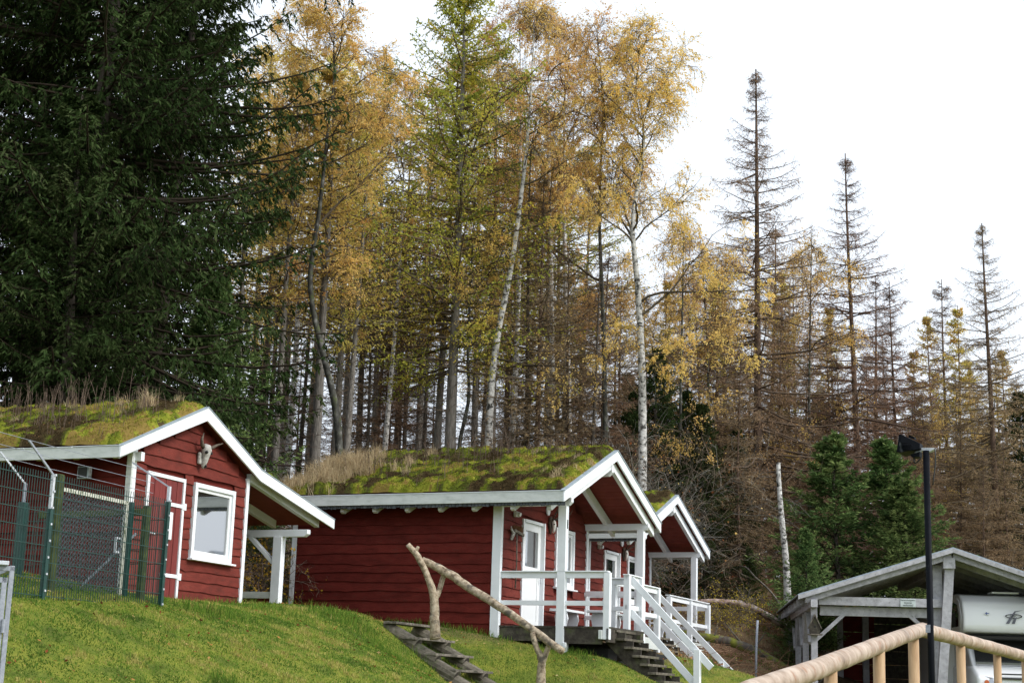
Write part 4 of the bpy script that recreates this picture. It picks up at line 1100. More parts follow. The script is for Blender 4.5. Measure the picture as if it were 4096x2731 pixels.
# lamp post
p = at(3724, 2731, 14.5); pt = at(3704, 1802, 14.5)
g = gz(p[0], p[1])
t = thing('lamp_post', 'black steel pole with a floodlight head, in front of the car shelter', 'lamp post', (pt[0], pt[1], g), 28)
H_ = pt[2] - g
MB().tube([(0, 0, -.3), (0, 0, H_ * .5), (0, 0, H_)], .029, 16).build('pole', M['black'], t, smooth=True)
MB().box(-.035, .006, -.035, .035, H_ - .87 * .75 - 1.0, H_ - .87 * .75 - .93).build('sticker', M['galv'], t)
q = lambda dx, dz, dy=0: (dx / 6353 * 14.5, dy, H_ + dz / 6353 * 14.5)
mb = MB(); mb.prism([q(-22, 12), q(8, 12), q(34, 10), q(34, 4), q(12, -6), q(-22, 2)], (0, .06, 0)); mb.prism([q(-45, -2), q(-20, 4), q(-20, -4), q(-48, -12)], (0, .05, 0)); mb.build('bracket', M['steelwhite'], t, bevel=.003)
# head: pyramid housing facing left, slightly down
mb = MB()
fr = [q(-94, 62, -.14), q(-94, 62, .14), q(-104, -10, .14), q(-104, -10, -.14)]
fb = [q(-84, 62, -.14), q(-84, 62, .14), q(-92, -12, .14), q(-92, -12, -.14)]
bk = [q(-18, 28, -.06), q(-18, 28, .06), q(-18, 4, .06), q(-18, 4, -.06)]
v = fr + fb + bk
mb.add(v, [(0, 1, 2, 3), (0, 4, 5, 1), (1, 5, 6, 2), (2, 6, 7, 3), (3, 7, 4, 0), (4, 8, 9, 5), (5, 9, 10, 6), (6, 10, 11, 7), (7, 11, 8, 4), (8, 11, 10, 9)])
mb.build('housing', M['black'], t, bevel=.004)
mb = MB()
for k in range(6): mb.prism([q(-80 + k * 1, 30 - k * 6, -.145 + .01 * k * .3), q(-35, 24 - k * 3.4, -.075), q(-35, 22 - k * 3.4, -.075), q(-80 + k, 28 - k * 6, -.145)], (0, .02, 0))
mb.prism([q(-66, 66, -.03), q(-42, 56, -.03), q(-42, 48, -.03), q(-66, 56, -.03)], (0, .06, 0))
mb.prism([q(-60, -16, -.05), q(-20, -6, -.05), q(-22, -26, -.05), q(-52, -28, -.05)], (0, .1, 0))
mb.build('cooling_fins', M['black'], t)
MB().prism([q(-96, 55, -.12), q(-96, 55, .12), q(-103, -4, .12), q(-103, -4, -.12)], (-.003, 0, 0)).build('lamp_glass', M['glass'], t)
MB().tube([q(-48, -28), q(-50, -42), q(-44, -50), q(-34, -42), q(-22, -30)], .007, 6).build('cable', M['rubber'], t, smooth=True)
MB().tube([q(36, 8), q(38, -20), q(36, -60), q(28, -110), q(24, -140)], .006, 6).build('cable', M['rubber'], t, smooth=True)
# thin metal stake on the bank right of cabin 2
p = at(3022, 2650, 39.5); t = thing('metal_stake', 'thin grey metal stake standing alone on the bank before the fallen trunks', 'stake', (p[0], p[1], gz(p[0], p[1])))
MB().tube([(0, 0, -.3), (.02, 0, .7), (.05, 0, 1.44)], .03, 8).build('rod', M['galv'], t, smooth=True)

# ------------------------------------------------------------------ car shelter
c = thing('car_shelter', 'open grey timber car shelter with a low pitched roof, right edge', 'car shelter', FK.W(0, 0, -3.95), FK.yaw)
Z0 = 3.95
def kb(name, x0, x1, y0, y1, z0, z1, mat='grey_wood', bev=.005): return bbox(name, x0, x1, y0, y1, z0 + Z0, z1 + Z0, M[mat], c, bev)
def ks(name, xa, za, xb, zb, h, y0, y1, mat, h1=None):
    h1 = h if h1 is None else h1
    mb = MB(); mb.prism([(xa, y0, za + Z0), (xb, y0, zb + Z0), (xb, y0, zb - h1 + Z0), (xa, y0, za - h + Z0)], (0, y1 - y0, 0)); return mb.build(name, M[mat], c, bevel=.004)
sl_ = .327
for sgn, xe in ((-1, -3.66), (1, 5.2)):
    ze = -sl_ * abs(xe)
    ks('roof', 0, 0, xe, ze, .03, .0, 8.2, 'tin')
    ks('roof_underside', 0, -.035, xe * .995, ze - .03, .03, .05, 8.15, 'darkwood')
    ks('barge_board', 0, -.03, xe, ze - .03, .105, -.035, .0, 'grey_wood')
    for k in range(9):
        y = .12 + k * .98
        ks('rafter', sgn * .02, -.07, xe * (.985 if k else .95), -sl_ * abs(xe) * (.985 if k else .95) - .07, .20, y, y + .09, 'grey_wood')
kb('tie_beam', -3.15, -.20, .30, .42, -1.42, -1.22); kb('tie_beam', -3.1, -.35, .5, .62, -1.66, -1.44)
for y in (.32, 2.8, 5.2, 7.8):
    kb('post', -3.33, -3.18, y, y + .15, -4.6, -1.3)
kb('eave_plate', -3.36, -3.20, .0, 8.1, -1.50, -1.32)
for y in (1.3, 3.7, 6.1):
    mb = MB(); mb.beam((-3.26, y - .0, Z0 - 2.3), (-3.26, y + .75, Z0 - 1.5), .09, .12, up=(1, 0, 0)); mb.build('brace', M['grey_wood'], c, bevel=.004)
    mb = MB(); mb.beam((-3.26, y + 1.6, Z0 - 2.3), (-3.26, y + .9, Z0 - 1.5), .09, .12, up=(1, 0, 0)); mb.build('brace', M['grey_wood'], c, bevel=.004)
for (xa, za, xb, zb) in ((-3.2, -2.25, -2.45, -1.55), (-1.05, -1.55, -.3, -2.2)):
    mb = MB(); mb.beam((xa, .56, Z0 + za), (xb, .56, Z0 + zb), .09, .13, up=(0, 1, 0)); mb.build('brace', M['grey_wood'], c, bevel=.004)
kb('post', -.42, -.20, .44, .58, -4.6, -.40); kb('post', -1.25, -1.08, 7.8, 7.95, -4.6, -1.1); kb('post', -1.95, -1.8, 7.8, 7.95, -4.6, -1.1)
mb = MB(); mb.beam((-.05, .28, Z0 - .42), (-.42, .28, Z0 - 4.6), .22, .15, up=(0, 1, 0)); mb.build('post', M['grey_wood'], c, bevel=.005)
kb('ridge_beam', -.22, .06, .1, 8.0, -.50, -.24)
kb('post', 5.0, 5.15, .32, .46, -4.6, -1.8)
for k in range(7): kb('wall_plank', -1.85, -.9, 8.0, 8.04, -4.4 + k * .45, -4.4 + k * .45 + .43, 'red_shaded')
for k in range(4): kb('wall_plank', -3.2, -1.9, 7.98, 8.02, -3.9 + k * .26, -3.9 + k * .26 + .25, 'red_shaded')
for k in range(9): kb('rear_plank', -.9, 5.1, 8.02, 8.06, -4.5 + k * .38, -4.5 + k * .38 + .365, 'darkwood', 0)
sg = kb('notice_sign', -1.22, -.86, .285, .298, -1.42, -1.225, 'signface', .002)
for s_, z_, sz in (('Naturschutzgebiet', -1.262, .046), ('Eintritt', -1.325, .062), ('verboten!', -1.383, .062)):
    put_text('lettering', s_, sz, (-1.04, .282, Z0 + z_), (1, 0, 0), (0, 0, 1), M['ink'], sg)
bh = thing('nest_box', 'small pointed wooden nest box nailed to the corner post of the car shelter', 'nest box', FK.W(-3.25, .20, -2.12), FK.yaw)
mb = MB(); mb.prism([(-.12, 0, 0), (.12, 0, 0), (.13, 0, .16), (0, 0, .42), (-.13, 0, .16)], (0, .13, 0)); mb.build('body', M['darkwood'], bh, bevel=.01)
MB().tube([(0, -.004, .17), (0, .01, .17)], .03, 12).build('hole', M['dark'], bh)
MB().box(-.17, .17, -.06, .14, -.03, 0).build('floor_board', M['steplog'], bh); 
mb = MB(); mb.beam((-.16, .06, .12), (0, .06, .46), .17, .02, up=(1, 0, 0)); mb.beam((.16, .06, .12), (0, .06, .46), .17, .02, up=(1, 0, 0)); mb.build('roof', M['steplog'], bh)

# ------------------------------------------------------------------ camper van
FV = Frame(FK.W(1.45, .75, -3.95), 4.0)
c = thing('camper_van', 'white camper van with an overcab bed parked under the car shelter', 'camper van', FV.o, FV.yaw)
import bmesh
def van_part(name, prof_yz, x0, x1, mat, bev=.06, seg=4, parent=c):
    mb = MB(); mb.prism([(x0, y, z) for y, z in prof_yz], (x1 - x0, 0, 0)); o = mb.build(name, mat, parent)
    b_ = o.modifiers.new('bevel', 'BEVEL'); b_.width = bev; b_.segments = seg; b_.limit_method = 'ANGLE'; b_.angle_limit = math.radians(25)
    o.data.polygons.foreach_set('use_smooth', [True] * len(o.data.polygons)); return o
X0, X1 = -1.13, 1.13
# overcab bed and living box
van_part('body', [(.02, 2.12), (.10, 2.03), (.9, 1.93), (2.2, 1.9), (2.2, .55), (6.3, .55), (6.3, 2.95), (1.0, 2.96), (.45, 2.90), (.16, 2.72), (.03, 2.42)], X0, X1, M['camper'], .10, 5)
van_part('bed_underside', [(.25, 1.93), (2.1, 1.85), (2.1, 1.80), (.3, 1.87)], X0 + .1, X1 - .1, M['rubber'], .01, 1)
# seam and side window of the bed
for x in (X0 - .002,):
    mb = MB(); mb.tube([(x, .35, 2.05), (x, .22, 2.35), (x, .42, 2.74), (x, .9, 2.88)], .022, 6); mb.build('seam', M['plastic'], c, smooth=True)
    mb = MB(); mb.prism([(x - .012, .55, 2.15), (x - .012, .5, 2.4), (x - .012, .66, 2.68), (x - .012, 1.1, 2.76), (x - .012, 1.3, 2.74), (x - .012, 1.3, 2.15)], (.012, 0, 0)); mb.build('side_window', M['glass'], c)
# cab
van_part('cab', [(-.45, .35), (-.62, .6), (-.60, .95), (-.2, 1.12), (.1, 1.20), (2.2, 1.25), (2.2, .3), (-.2, .3)], -.98, .98, M['camper'], .09, 5)
van_part('cab_upper', [(.12, 1.18), (.95, 1.90), (2.2, 1.95), (2.2, 1.15)], -.92, .92, M['camper'], .05, 3)
mb = MB(); mb.prism([(-.84, .14, 1.225), (.84, .14, 1.225), (.76, .84, 1.855), (-.76, .84, 1.855)], (0, -.03, .025)); mb.build('windscreen', M['glass'], c)
for s in (-1, 1):
    mb = MB(); mb.prism([(s * .90, -.48, .98), (s * .60, -.56, .93), (s * .58, -.62, .78), (s * .90, -.58, .70), (s * .96, -.40, .86)], (0, -.06, 0)); mb.build('headlight', M['lens'], c, bevel=.02)
    MB().tube([(s * .78, -.70, .82), (s * .78, -.66, .82)], .055, 12).build('indicator', M['orange'], c)
    mb = MB(); mb.box(min(s * 1.02, s * 1.24), max(s * 1.02, s * 1.24), .30, .42, 1.25, 1.68); mb.build('mirror', M['rubber'], c, bevel=.03)
    mb = MB(); mb.prism([(s * .925, .75, 1.22), (s * .925, 1.05, 1.72), (s * .925, 1.9, 1.74), (s * .925, 1.9, 1.22)], (s * .012, 0, 0)); mb.build('side_window', M['glass'], c)
mb = MB(); mb.box(-.45, .6, -.665, -.60, 1.0, 1.035); mb.box(-.45, .6, -.665, -.60, .90, .94); mb.build('grille', M['rubber'], c)
mb = MB(); mb.box(-.98, .98, -.70, -.5, .35, .62); mb.build('bumper', M['rubber'], c, bevel=.05)
for s in (-1, 1):
    for y in (.15, 4.6):
        w = MB().tube([(s * .78, y, .33), (s * .98, y, .33)], .33, 20).build('wheel', M['rubber'], c); MB().tube([(s * .985, y, .33), (s * .99, y, .33)], .2, 16).build('rim', M['galv'], w)
MB().box(-.35, .3, .4, .9, 2.96, 3.0).build('roof_vent', M['plastic'], c, bevel=.01)
# logo: dark oval ring with letters and two slanted grey strokes, small flag decal
mb = MB(); O_ = np.array([.055, -.012, 2.40]); R_ = 20
ring = []
for k in range(R_):
    a_ = 2 * math.pi * k / R_; ring += [(O_[0] + .205 * math.cos(a_), O_[1], O_[2] + .055 * math.sin(a_)), (O_[0] + .17 * math.cos(a_), O_[1], O_[2] + .036 * math.sin(a_))]
mb.add(ring, [(2 * k, 2 * k + 1, (2 * k + 3) % (2 * R_), (2 * k + 2) % (2 * R_)) for k in range(R_)]); mb.build('logo_ring', M['ink'], c)
mb = MB()
mb.prism([(O_[0] - .19, O_[1] + .01, 2.22), (O_[0] - .11, O_[1] + .01, 2.22), (O_[0] + .05, O_[1] - .006, 2.50), (O_[0] + .24, O_[1] - .004, 2.55), (O_[0] + .02, O_[1] - .008, 2.52)], (0, -.006, 0))
mb.prism([(O_[0] - .05, O_[1] + .01, 2.22), (O_[0] + .02, O_[1] + .01, 2.22), (O_[0] + .07, O_[1] - .006, 2.36), (O_[0] + .01, O_[1] - .006, 2.36)], (0, -.006, 0)); mb.build('logo_stroke', M['greyink'], c)
put_text('logo_lettering', 'LMC', .085, (O_[0], O_[1] - .012, O_[2]), (1, 0, 0), (0, 0, 1), M['ink'], c)
MB().box(-.62, -.52, -.010, -.002, 2.42, 2.48).build('flag_decal', M['plastic'], c)
mb = MB(); mb.box(-.62, -.52, -.016, -.010, 2.442, 2.458); mb.box(-.594, -.578, -.0165, -.0105, 2.42, 2.48); mb.build('flag_cross', M['blueink'], c)

# ------------------------------------------------------------------ tree kit (arrays of limbs, all numpy)
def nrm(v): return v / (np.linalg.norm(v, axis=-1, keepdims=True) + 1e-9)
def peval(P, t):
    """points and directions at parameters t (N,M) along limbs P (N,K,3)"""
    K = P.shape[1]; s = np.clip(t, 0, 1) * (K - 1); i = np.minimum(s.astype(int), K - 2); f = (s - i)[..., None]
    n = np.arange(P.shape[0])[:, None]
    a = P[n, i]; b = P[n, i + 1]
    return a * (1 - f) + b * f, nrm(b - a)
def grow(o, d, L, K, rng, gravity=0.0, lift=0.0, wob=.1):
    """limbs from origins o, directions d, lengths L; gravity bends down along the way, lift turns tips up"""
    n = len(o); P = np.empty((n, K, 3)); P[:, 0] = o; d = d.copy(); st = (L / (K - 1))[:, None]
    g = np.broadcast_to(gravity, n)[:, None]; lf = np.broadcast_to(lift, n)[:, None]
    for k in range(1, K):
        d = d + rng.normal(0, wob, (n, 3)); s = k / (K - 1)
        d[:, 2:] += -g / K + lf * s * 2 / K
        d = nrm(d); P[:, k] = P[:, k - 1] + d * st
    return P
def side_dirs(T, rng, ang, flat=0.0, alt=True):
    """directions leaving T at an angle; flat=1 keeps them in the limb's level plane"""
    n, m, _ = T.shape
    h = nrm(np.cross(T, np.array([0, 0, 1.0]) + rng.normal(0, .02, 3)))
    sg = np.where(np.arange(m)[None, :] % 2 == 0, 1, -1) * np.ones((n, 1)) if alt else np.sign(rng.rand(n, m) - .5)
    v = np.cross(h, T)
    az = rng.uniform(-np.pi / 2, np.pi / 2, (n, m)) * (1 - flat)
    p = h * (np.cos(az) * sg)[..., None] + v * np.sin(az)[..., None]
    a = np.radians(ang + rng.normal(0, 8, (n, m)))[..., None]
    return nrm(T * np.cos(a) + p * np.sin(a))
def strips(P, w0, w1, rng, flat=False):
    """limbs as thin ribbons"""
    n, K, _ = P.shape
    if n == 0: return np.zeros((0, 3)), np.zeros((0, 4), int)
    T = nrm(P[:, -1] - P[:, 0]); R = rng.normal(0, 1, (n, 3))
    S = nrm(np.cross(T, R)); t = np.linspace(0, 1, K)[None, :, None]
    w = np.broadcast_to(np.asarray(w0, float).reshape(-1, 1, 1), (n, 1, 1)) * (1 - t) + np.broadcast_to(np.asarray(w1, float).reshape(-1, 1, 1), (n, 1, 1)) * t
    V = np.stack([P - S[:, None] * w, P + S[:, None] * w], 2).reshape(-1, 3)
    b = (np.arange(n)[:, None] * K + np.arange(K - 1)[None]).ravel() * 2
    return V, np.stack([b, b + 1, b + 3, b + 2], 1)
def pipes(P, r0, r1, sides=4):
    n, K, _ = P.shape
    if n == 0: return np.zeros((0, 3)), np.zeros((0, 4), int)
    T = nrm(P[:, -1] - P[:, 0]); ref = np.where(np.abs(T[:, 2:]) < .8, np.array([[0, 0, 1.0]]), np.array([[1.0, 0, 0]]))
    S = nrm(np.cross(T, ref)); U = np.cross(S, T); t = np.linspace(0, 1, K)[None, :, None, None]
    r = np.asarray(r0, float).reshape(-1, 1, 1, 1) * (1 - t) + np.asarray(r1, float).reshape(-1, 1, 1, 1) * t
    a = np.arange(sides) * 2 * np.pi / sides
    C = S[:, None, :] * np.cos(a)[None, :, None] + U[:, None, :] * np.sin(a)[None, :, None]
    V = (P[:, :, None] + C[:, None] * r).reshape(-1, 3)
    base = (np.arange(n)[:, None, None] * K + np.arange(K - 1)[None, :, None]) * sides
    j = np.arange(sides)[None, None]; j2 = (j + 1) % sides
    F = np.stack([base + j, base + j2, base + j2 + sides, base + j + sides], -1).reshape(-1, 4)
    return V, F
def leaves(C, D, ln, wd, rng):
    """pointed little quads centred at C, along D"""
    n = len(C)
    S = nrm(np.cross(D, rng.normal(0, 1, (n, 3)))) * (wd / 2)[:, None]; D = D * (ln / 2)[:, None]
    V = np.stack([C - D, C - S - D * .1, C + D, C + S - D * .1], 1).reshape(-1, 3); b = np.arange(n) * 4
    return V, np.stack([b, b + 1, b + 2, b + 3], 1)
def join(parts):
    V, F, MI, TI = [], [], [], []; c = 0
    for (v, f), mi, ti in parts:
        if len(f) == 0: continue
        V.append(v); F.append(f + c); MI.append(np.full(len(f), mi)); TI.append(np.broadcast_to(ti, len(f)) if np.ndim(ti) == 0 else ti); c += len(v)
    return np.concatenate(V), np.concatenate(F), np.concatenate(MI), np.concatenate(TI)
def per(ti, P): return np.repeat(ti, P.shape[1] - 1)

def trunk_line(H, rng, lean=(0, 0), bend=.15, K=16, way=None):
    """centre line from the foot to the top; way = list of (height fraction, dx, dy)"""
    z = np.linspace(0, H, K); s = z / H
    if way is not None:
        w = np.array(way); x = np.interp(s, w[:, 0], w[:, 1]); y = np.interp(s, w[:, 0], w[:, 2])
        k = np.array([.25, .5, .25]); xs = np.convolve(np.pad(x, 1, 'edge'), k, 'valid'); ys = np.convolve(np.pad(y, 1, 'edge'), k, 'valid')
        xs[0], ys[0] = x[0], y[0]
    else:
        a, b = rng.uniform(0, 6.28, 2)
        xs = lean[0] * s + bend * (np.sin(s * 4 + a) - np.sin(a)); ys = lean[1] * s + bend * (np.sin(s * 3.3 + b) - np.sin(b))
    return np.stack([xs, ys, z], 1)
def trunk_mesh(P, r, rng, mat, sides=12, flare=1.35, top=.12, rough=.04, power=1.0):
    K = len(P); s = np.linspace(0, 1, K)
    rad = r * ((1 - s) ** power * (1 - top) + top) * (1 + (flare - 1) * np.exp(-s * P[-1, 2] / .5))
    P = P.copy(); P = np.concatenate([[P[0] - [0, 0, .6]], P]); rad = np.concatenate([[rad[0] * 1.08], rad])
    V = []
    for i in range(K + 1):
        a = np.arange(sides) * 2 * np.pi / sides; rr = rad[i] * (1 + rng.uniform(-rough, rough, sides))
        V.append(np.stack([P[i, 0] + rr * np.cos(a), P[i, 1] + rr * np.sin(a), np.full(sides, P[i, 2])], 1))
    V = np.concatenate(V); b = (np.arange(K)[:, None] * sides)
    j = np.arange(sides)[None]; F = np.stack([b + j, b + (j + 1) % sides, b + (j + 1) % sides + sides, b + j + sides], -1).reshape(-1, 4)
    return raw_mesh('trunk', V, F, [mat], smooth=True)

def conifer(seed, H, r, z0, Lmax, kind, mats, dens=1.0, way=None, bare=None, top_pow=.8, bend=.12, whorl=.42, trunkmat='bark', lean=(0, 0), fol=1.0, boughs=()):
    """kind: 'dead', 'spruce', 'young', 'larch', 'pole'"""
    rng = np.random.RandomState(seed)
    TL = trunk_line(H, rng, lean, bend, 22, way)
    tm = trunk_mesh(TL, r, rng, M[trunkmat])
    parts = []
    nw = int((H - z0) / whorl)
    zz = np.sort(z0 + (H - z0 - .1) * (np.arange(nw) + rng.uniform(-.3, .3, nw)) / nw)
    per_w = {'dead': 6, 'spruce': 6, 'young': 7, 'larch': 5, 'pole': 4}[kind]
    zz = np.concatenate([np.repeat(zz, per_w) + rng.uniform(-.12, .12, nw * per_w), rng.uniform(H - .9, H - .15, 7)]); zz = np.clip(zz, z0, H - .03)
    s = (H - zz) / (H - z0)                                   # 1 at the crown base, 0 at the top
    L = Lmax * (s ** top_pow) * rng.uniform(.62, 1.08, len(zz)) + .12
    if kind in ('dead', 'larch', 'pole'): L *= np.where(rng.rand(len(zz)) < .18, rng.uniform(.25, .6, len(zz)), 1)
    if kind == 'larch': L *= np.clip(1.15 - np.maximum(s - .75, 0) * 1.3, .4, 1)
    o, T = peval(TL[None], (zz / H)[None]); o = o[0]
    az = rng.uniform(0, 2 * np.pi, len(zz))
    el = {'dead': lambda: .30 - .55 * s, 'spruce': lambda: .45 - .85 * s, 'young': lambda: .7 - .55 * s, 'larch': lambda: .40 - .40 * s, 'pole': lambda: .15 - .35 * s}[kind]() + rng.normal(0, .10, len(zz))
    d = np.stack([np.cos(az) * np.cos(el), np.sin(az) * np.cos(el), np.sin(el)], 1)
    grav = {'dead': .50, 'spruce': .75, 'young': .12, 'larch': .35, 'pole': .5}[kind]
    lift = {'dead': .62, 'spruce': .95, 'young': .35, 'larch': .5, 'pole': .35}[kind]
    K = 8
    boughs = [(bz + rng.uniform(-.12, .12), ba + rng.uniform(-.09, .09), bl * rng.uniform(.8, 1), be + rng.uniform(-.05, .05)) for bz, ba, bl, be in boughs for _q in range(3)]
    for (bz, ba, bl, be) in boughs:                          # single long boughs reaching out of the crown
        o = np.concatenate([o, peval(TL[None], np.array([[bz / H]]))[0][0]]); d = np.concatenate([d, [[math.cos(ba) * math.cos(be), math.sin(ba) * math.cos(be), math.sin(be)]]])
        L = np.append(L, bl); s = np.append(s, .35)
    B = grow(o, d, L, K, rng, grav * (.4 + .6 * s), lift, .06)
    rb = np.clip(.007 + L * .0078, .008, .05) * (1.15 if kind != 'young' else .8)
    parts.append((pipes(B, rb, rb * .25, 4), 0, per(rng.uniform(.15, .65, len(B)), B).repeat(4)))
    # second order
    if kind in ('spruce', 'young'):
        m = int((34 if kind == 'spruce' else 20) * dens)
        t = np.linspace(.10, 1.0, m)[None] + rng.uniform(-.02, .02, (len(B), m))
        o2, T2 = peval(B, t); d2 = side_dirs(T2, rng, 58 if kind == 'spruce' else 50, .75)
        l2 = (L[:, None] * .26 * (1.12 - t) + .16) * rng.uniform(.6, 1.2, t.shape)
        if kind == 'young': l2 = (L[:, None] * .42 * (1.12 - t) + .10) * rng.uniform(.6, 1.1, t.shape)
        o2 = o2.reshape(-1, 3); d2 = d2.reshape(-1, 3); l2 = l2.ravel()
        g2 = 1.9 if kind == 'spruce' else .25
        S2 = grow(o2, d2, l2, 5, rng, g2 * rng.uniform(.5, 1.3, len(l2)), 0, .10)
        parts.append((strips(S2, .005, .003, rng), 0, per(rng.uniform(.1, .5, len(S2)), S2)))
        # needle sprays along the twigs and their side shoots
        mm = int((12 if kind == 'spruce' else 9) * fol)
        t3 = rng.uniform(.0, 1.0, (len(S2), mm)); o3, T3 = peval(S2, t3)
        d3 = side_dirs(T3, rng, 40, .3); l3 = rng.uniform(.07, .17, t3.shape) * (1.0 if kind == 'spruce' else .85)
        if kind == 'spruce': d3[..., 2] -= .35; d3 = nrm(d3)
        shade = rng.normal(.45, .2, (len(B), 1)) + np.zeros((1, m))
        ti = (shade.ravel()[:, None] + rng.normal(0, .17, t3.shape) + (t3 - .5) * .25 + (t.ravel()[:, None] - .55) * .35)
        if kind == 'young': ti = ti + .1
        C3 = (o3 + d3 * l3[..., None] * .5).reshape(-1, 3)
        parts.append((leaves(C3, d3.reshape(-1, 3), l3.ravel() * 1.15, l3.ravel() * rng.uniform(.24, .4, l3.size), rng), 1, np.clip(ti.ravel(), 0, 1)))
        # top leader
        tt = rng.uniform(max(z0, H - 1.2), H, 140 if kind == 'young' else 60) / H; oo, To = peval(TL[None], tt[None])
        dd = nrm(rng.normal(0, 1, (len(tt), 3)) + [0, 0, .5]); parts.append((leaves(oo[0] + dd * .05, dd, np.full(len(tt), .14), np.full(len(tt), .045), rng), 1, np.clip(rng.normal(.6, .2, len(tt)), 0, 1)))
    else:
        m = {'dead': 22, 'larch': 22, 'pole': 10}[kind]; m = int(m * dens)
        t = np.linspace(.12, 1.0, m)[None] + rng.uniform(-.03, .03, (len(B), m))
        o2, T2 = peval(B, t); d2 = side_dirs(T2, rng, 62, .5)
        l2 = (L[:, None] * (.24 if kind == 'dead' else .26) * (1.15 - t) + .14) * rng.uniform(.4, 1.25, t.shape)
        g2 = {'dead': .9, 'larch': 1.5, 'pole': .5}[kind]
        S2 = grow(o2.reshape(-1, 3), d2.reshape(-1, 3), l2.ravel(), 4, rng, g2 * rng.uniform(.2, 1.5, l2.size), 0, .16)
        parts.append((strips(S2, .0065, .0035, rng), 0, per(rng.uniform(0, .75, len(S2)), S2)))
        zB = np.repeat(s, m)
        if kind == 'dead':       # fine dead twigs, thick and brown low down, sparse at the top
            mm = 7
            t3 = rng.uniform(.1, 1, (len(S2), mm)); o3, T3 = peval(S2, t3); d3 = side_dirs(T3, rng, 50, .2); d3[..., 2] -= .3; d3 = nrm(d3)
            l3 = rng.uniform(.06, .20, t3.shape); keep = (rng.rand(*t3.shape) < np.clip((zB[:, None] - .10) * 1.5 * fol, .06, 1)).ravel()
            C3 = (o3 + d3 * l3[..., None] * .5).reshape(-1, 3)[keep]; l3 = l3.ravel()[keep]; D3 = d3.reshape(-1, 3)[keep]
            parts.append((leaves(C3, D3, l3 * 1.2, np.full(len(l3), .013) + rng.rand(len(l3)) * .014, rng), 1, np.clip(rng.normal(.5, .25, len(l3)), 0, 1)))
        if kind == 'larch':
            mm = int(9 * fol)
            t3 = rng.uniform(.0, 1, (len(S2), mm)); o3, T3 = peval(S2, t3); d3 = nrm(T3 * .6 + rng.normal(0, .6, T3.shape))
            l3 = rng.uniform(.055, .11, t3.shape); keep = (rng.rand(*t3.shape) < np.clip(1.25 - zB[:, None] * .55, .25, 1)).ravel()
            C3 = (o3 + d3 * l3[..., None] * .4).reshape(-1, 3)[keep]; D3 = d3.reshape(-1, 3)[keep]; l3 = l3.ravel()[keep]
            ti = np.repeat(np.repeat(rng.normal(.42, .2, len(B)), m), mm)[keep] + rng.normal(0, .15, len(l3)) + np.repeat(zB, mm)[keep] * .15
            parts.append((leaves(C3, D3, l3, l3 * .55, rng), 1, np.clip(ti, 0, 1)))
    if bare:                                                  # dead lower branches below the crown
        b0, b1, cnt, bl = bare
        zb = rng.uniform(b0, b1, cnt); ob = peval(TL[None], (zb / H)[None])[0][0]; azb = rng.uniform(0, 6.28, cnt); eb = rng.normal(-.05, .22, cnt)
        db = np.stack([np.cos(azb) * np.cos(eb), np.sin(azb) * np.cos(eb), np.sin(eb)], 1); lb = bl * rng.uniform(.2, 1, cnt) ** 1.3 + .1
        Bb = grow(ob, db, lb, 6, rng, .5, .35, .09); parts.append((pipes(Bb, .007 + lb * .004, .003, 3), 0, per(rng.uniform(0, .6, cnt), Bb).repeat(3)))
        t = rng.uniform(.2, 1, (cnt, 7)); o2, T2 = peval(Bb, t); d2 = side_dirs(T2, rng, 55, .3)
        S2 = grow(o2.reshape(-1, 3), d2.reshape(-1, 3), (lb[:, None] * .28 * rng.uniform(.3, 1, t.shape)).ravel() + .05, 4, rng, .6, 0, .15)
        parts.append((strips(S2, .0045, .0025, rng), 0, per(rng.uniform(0, .7, len(S2)), S2)))
    V, F, MI, TI = join(parts)
    return tm, raw_mesh('crown', V, F, mats, mi=MI, tint=TI)

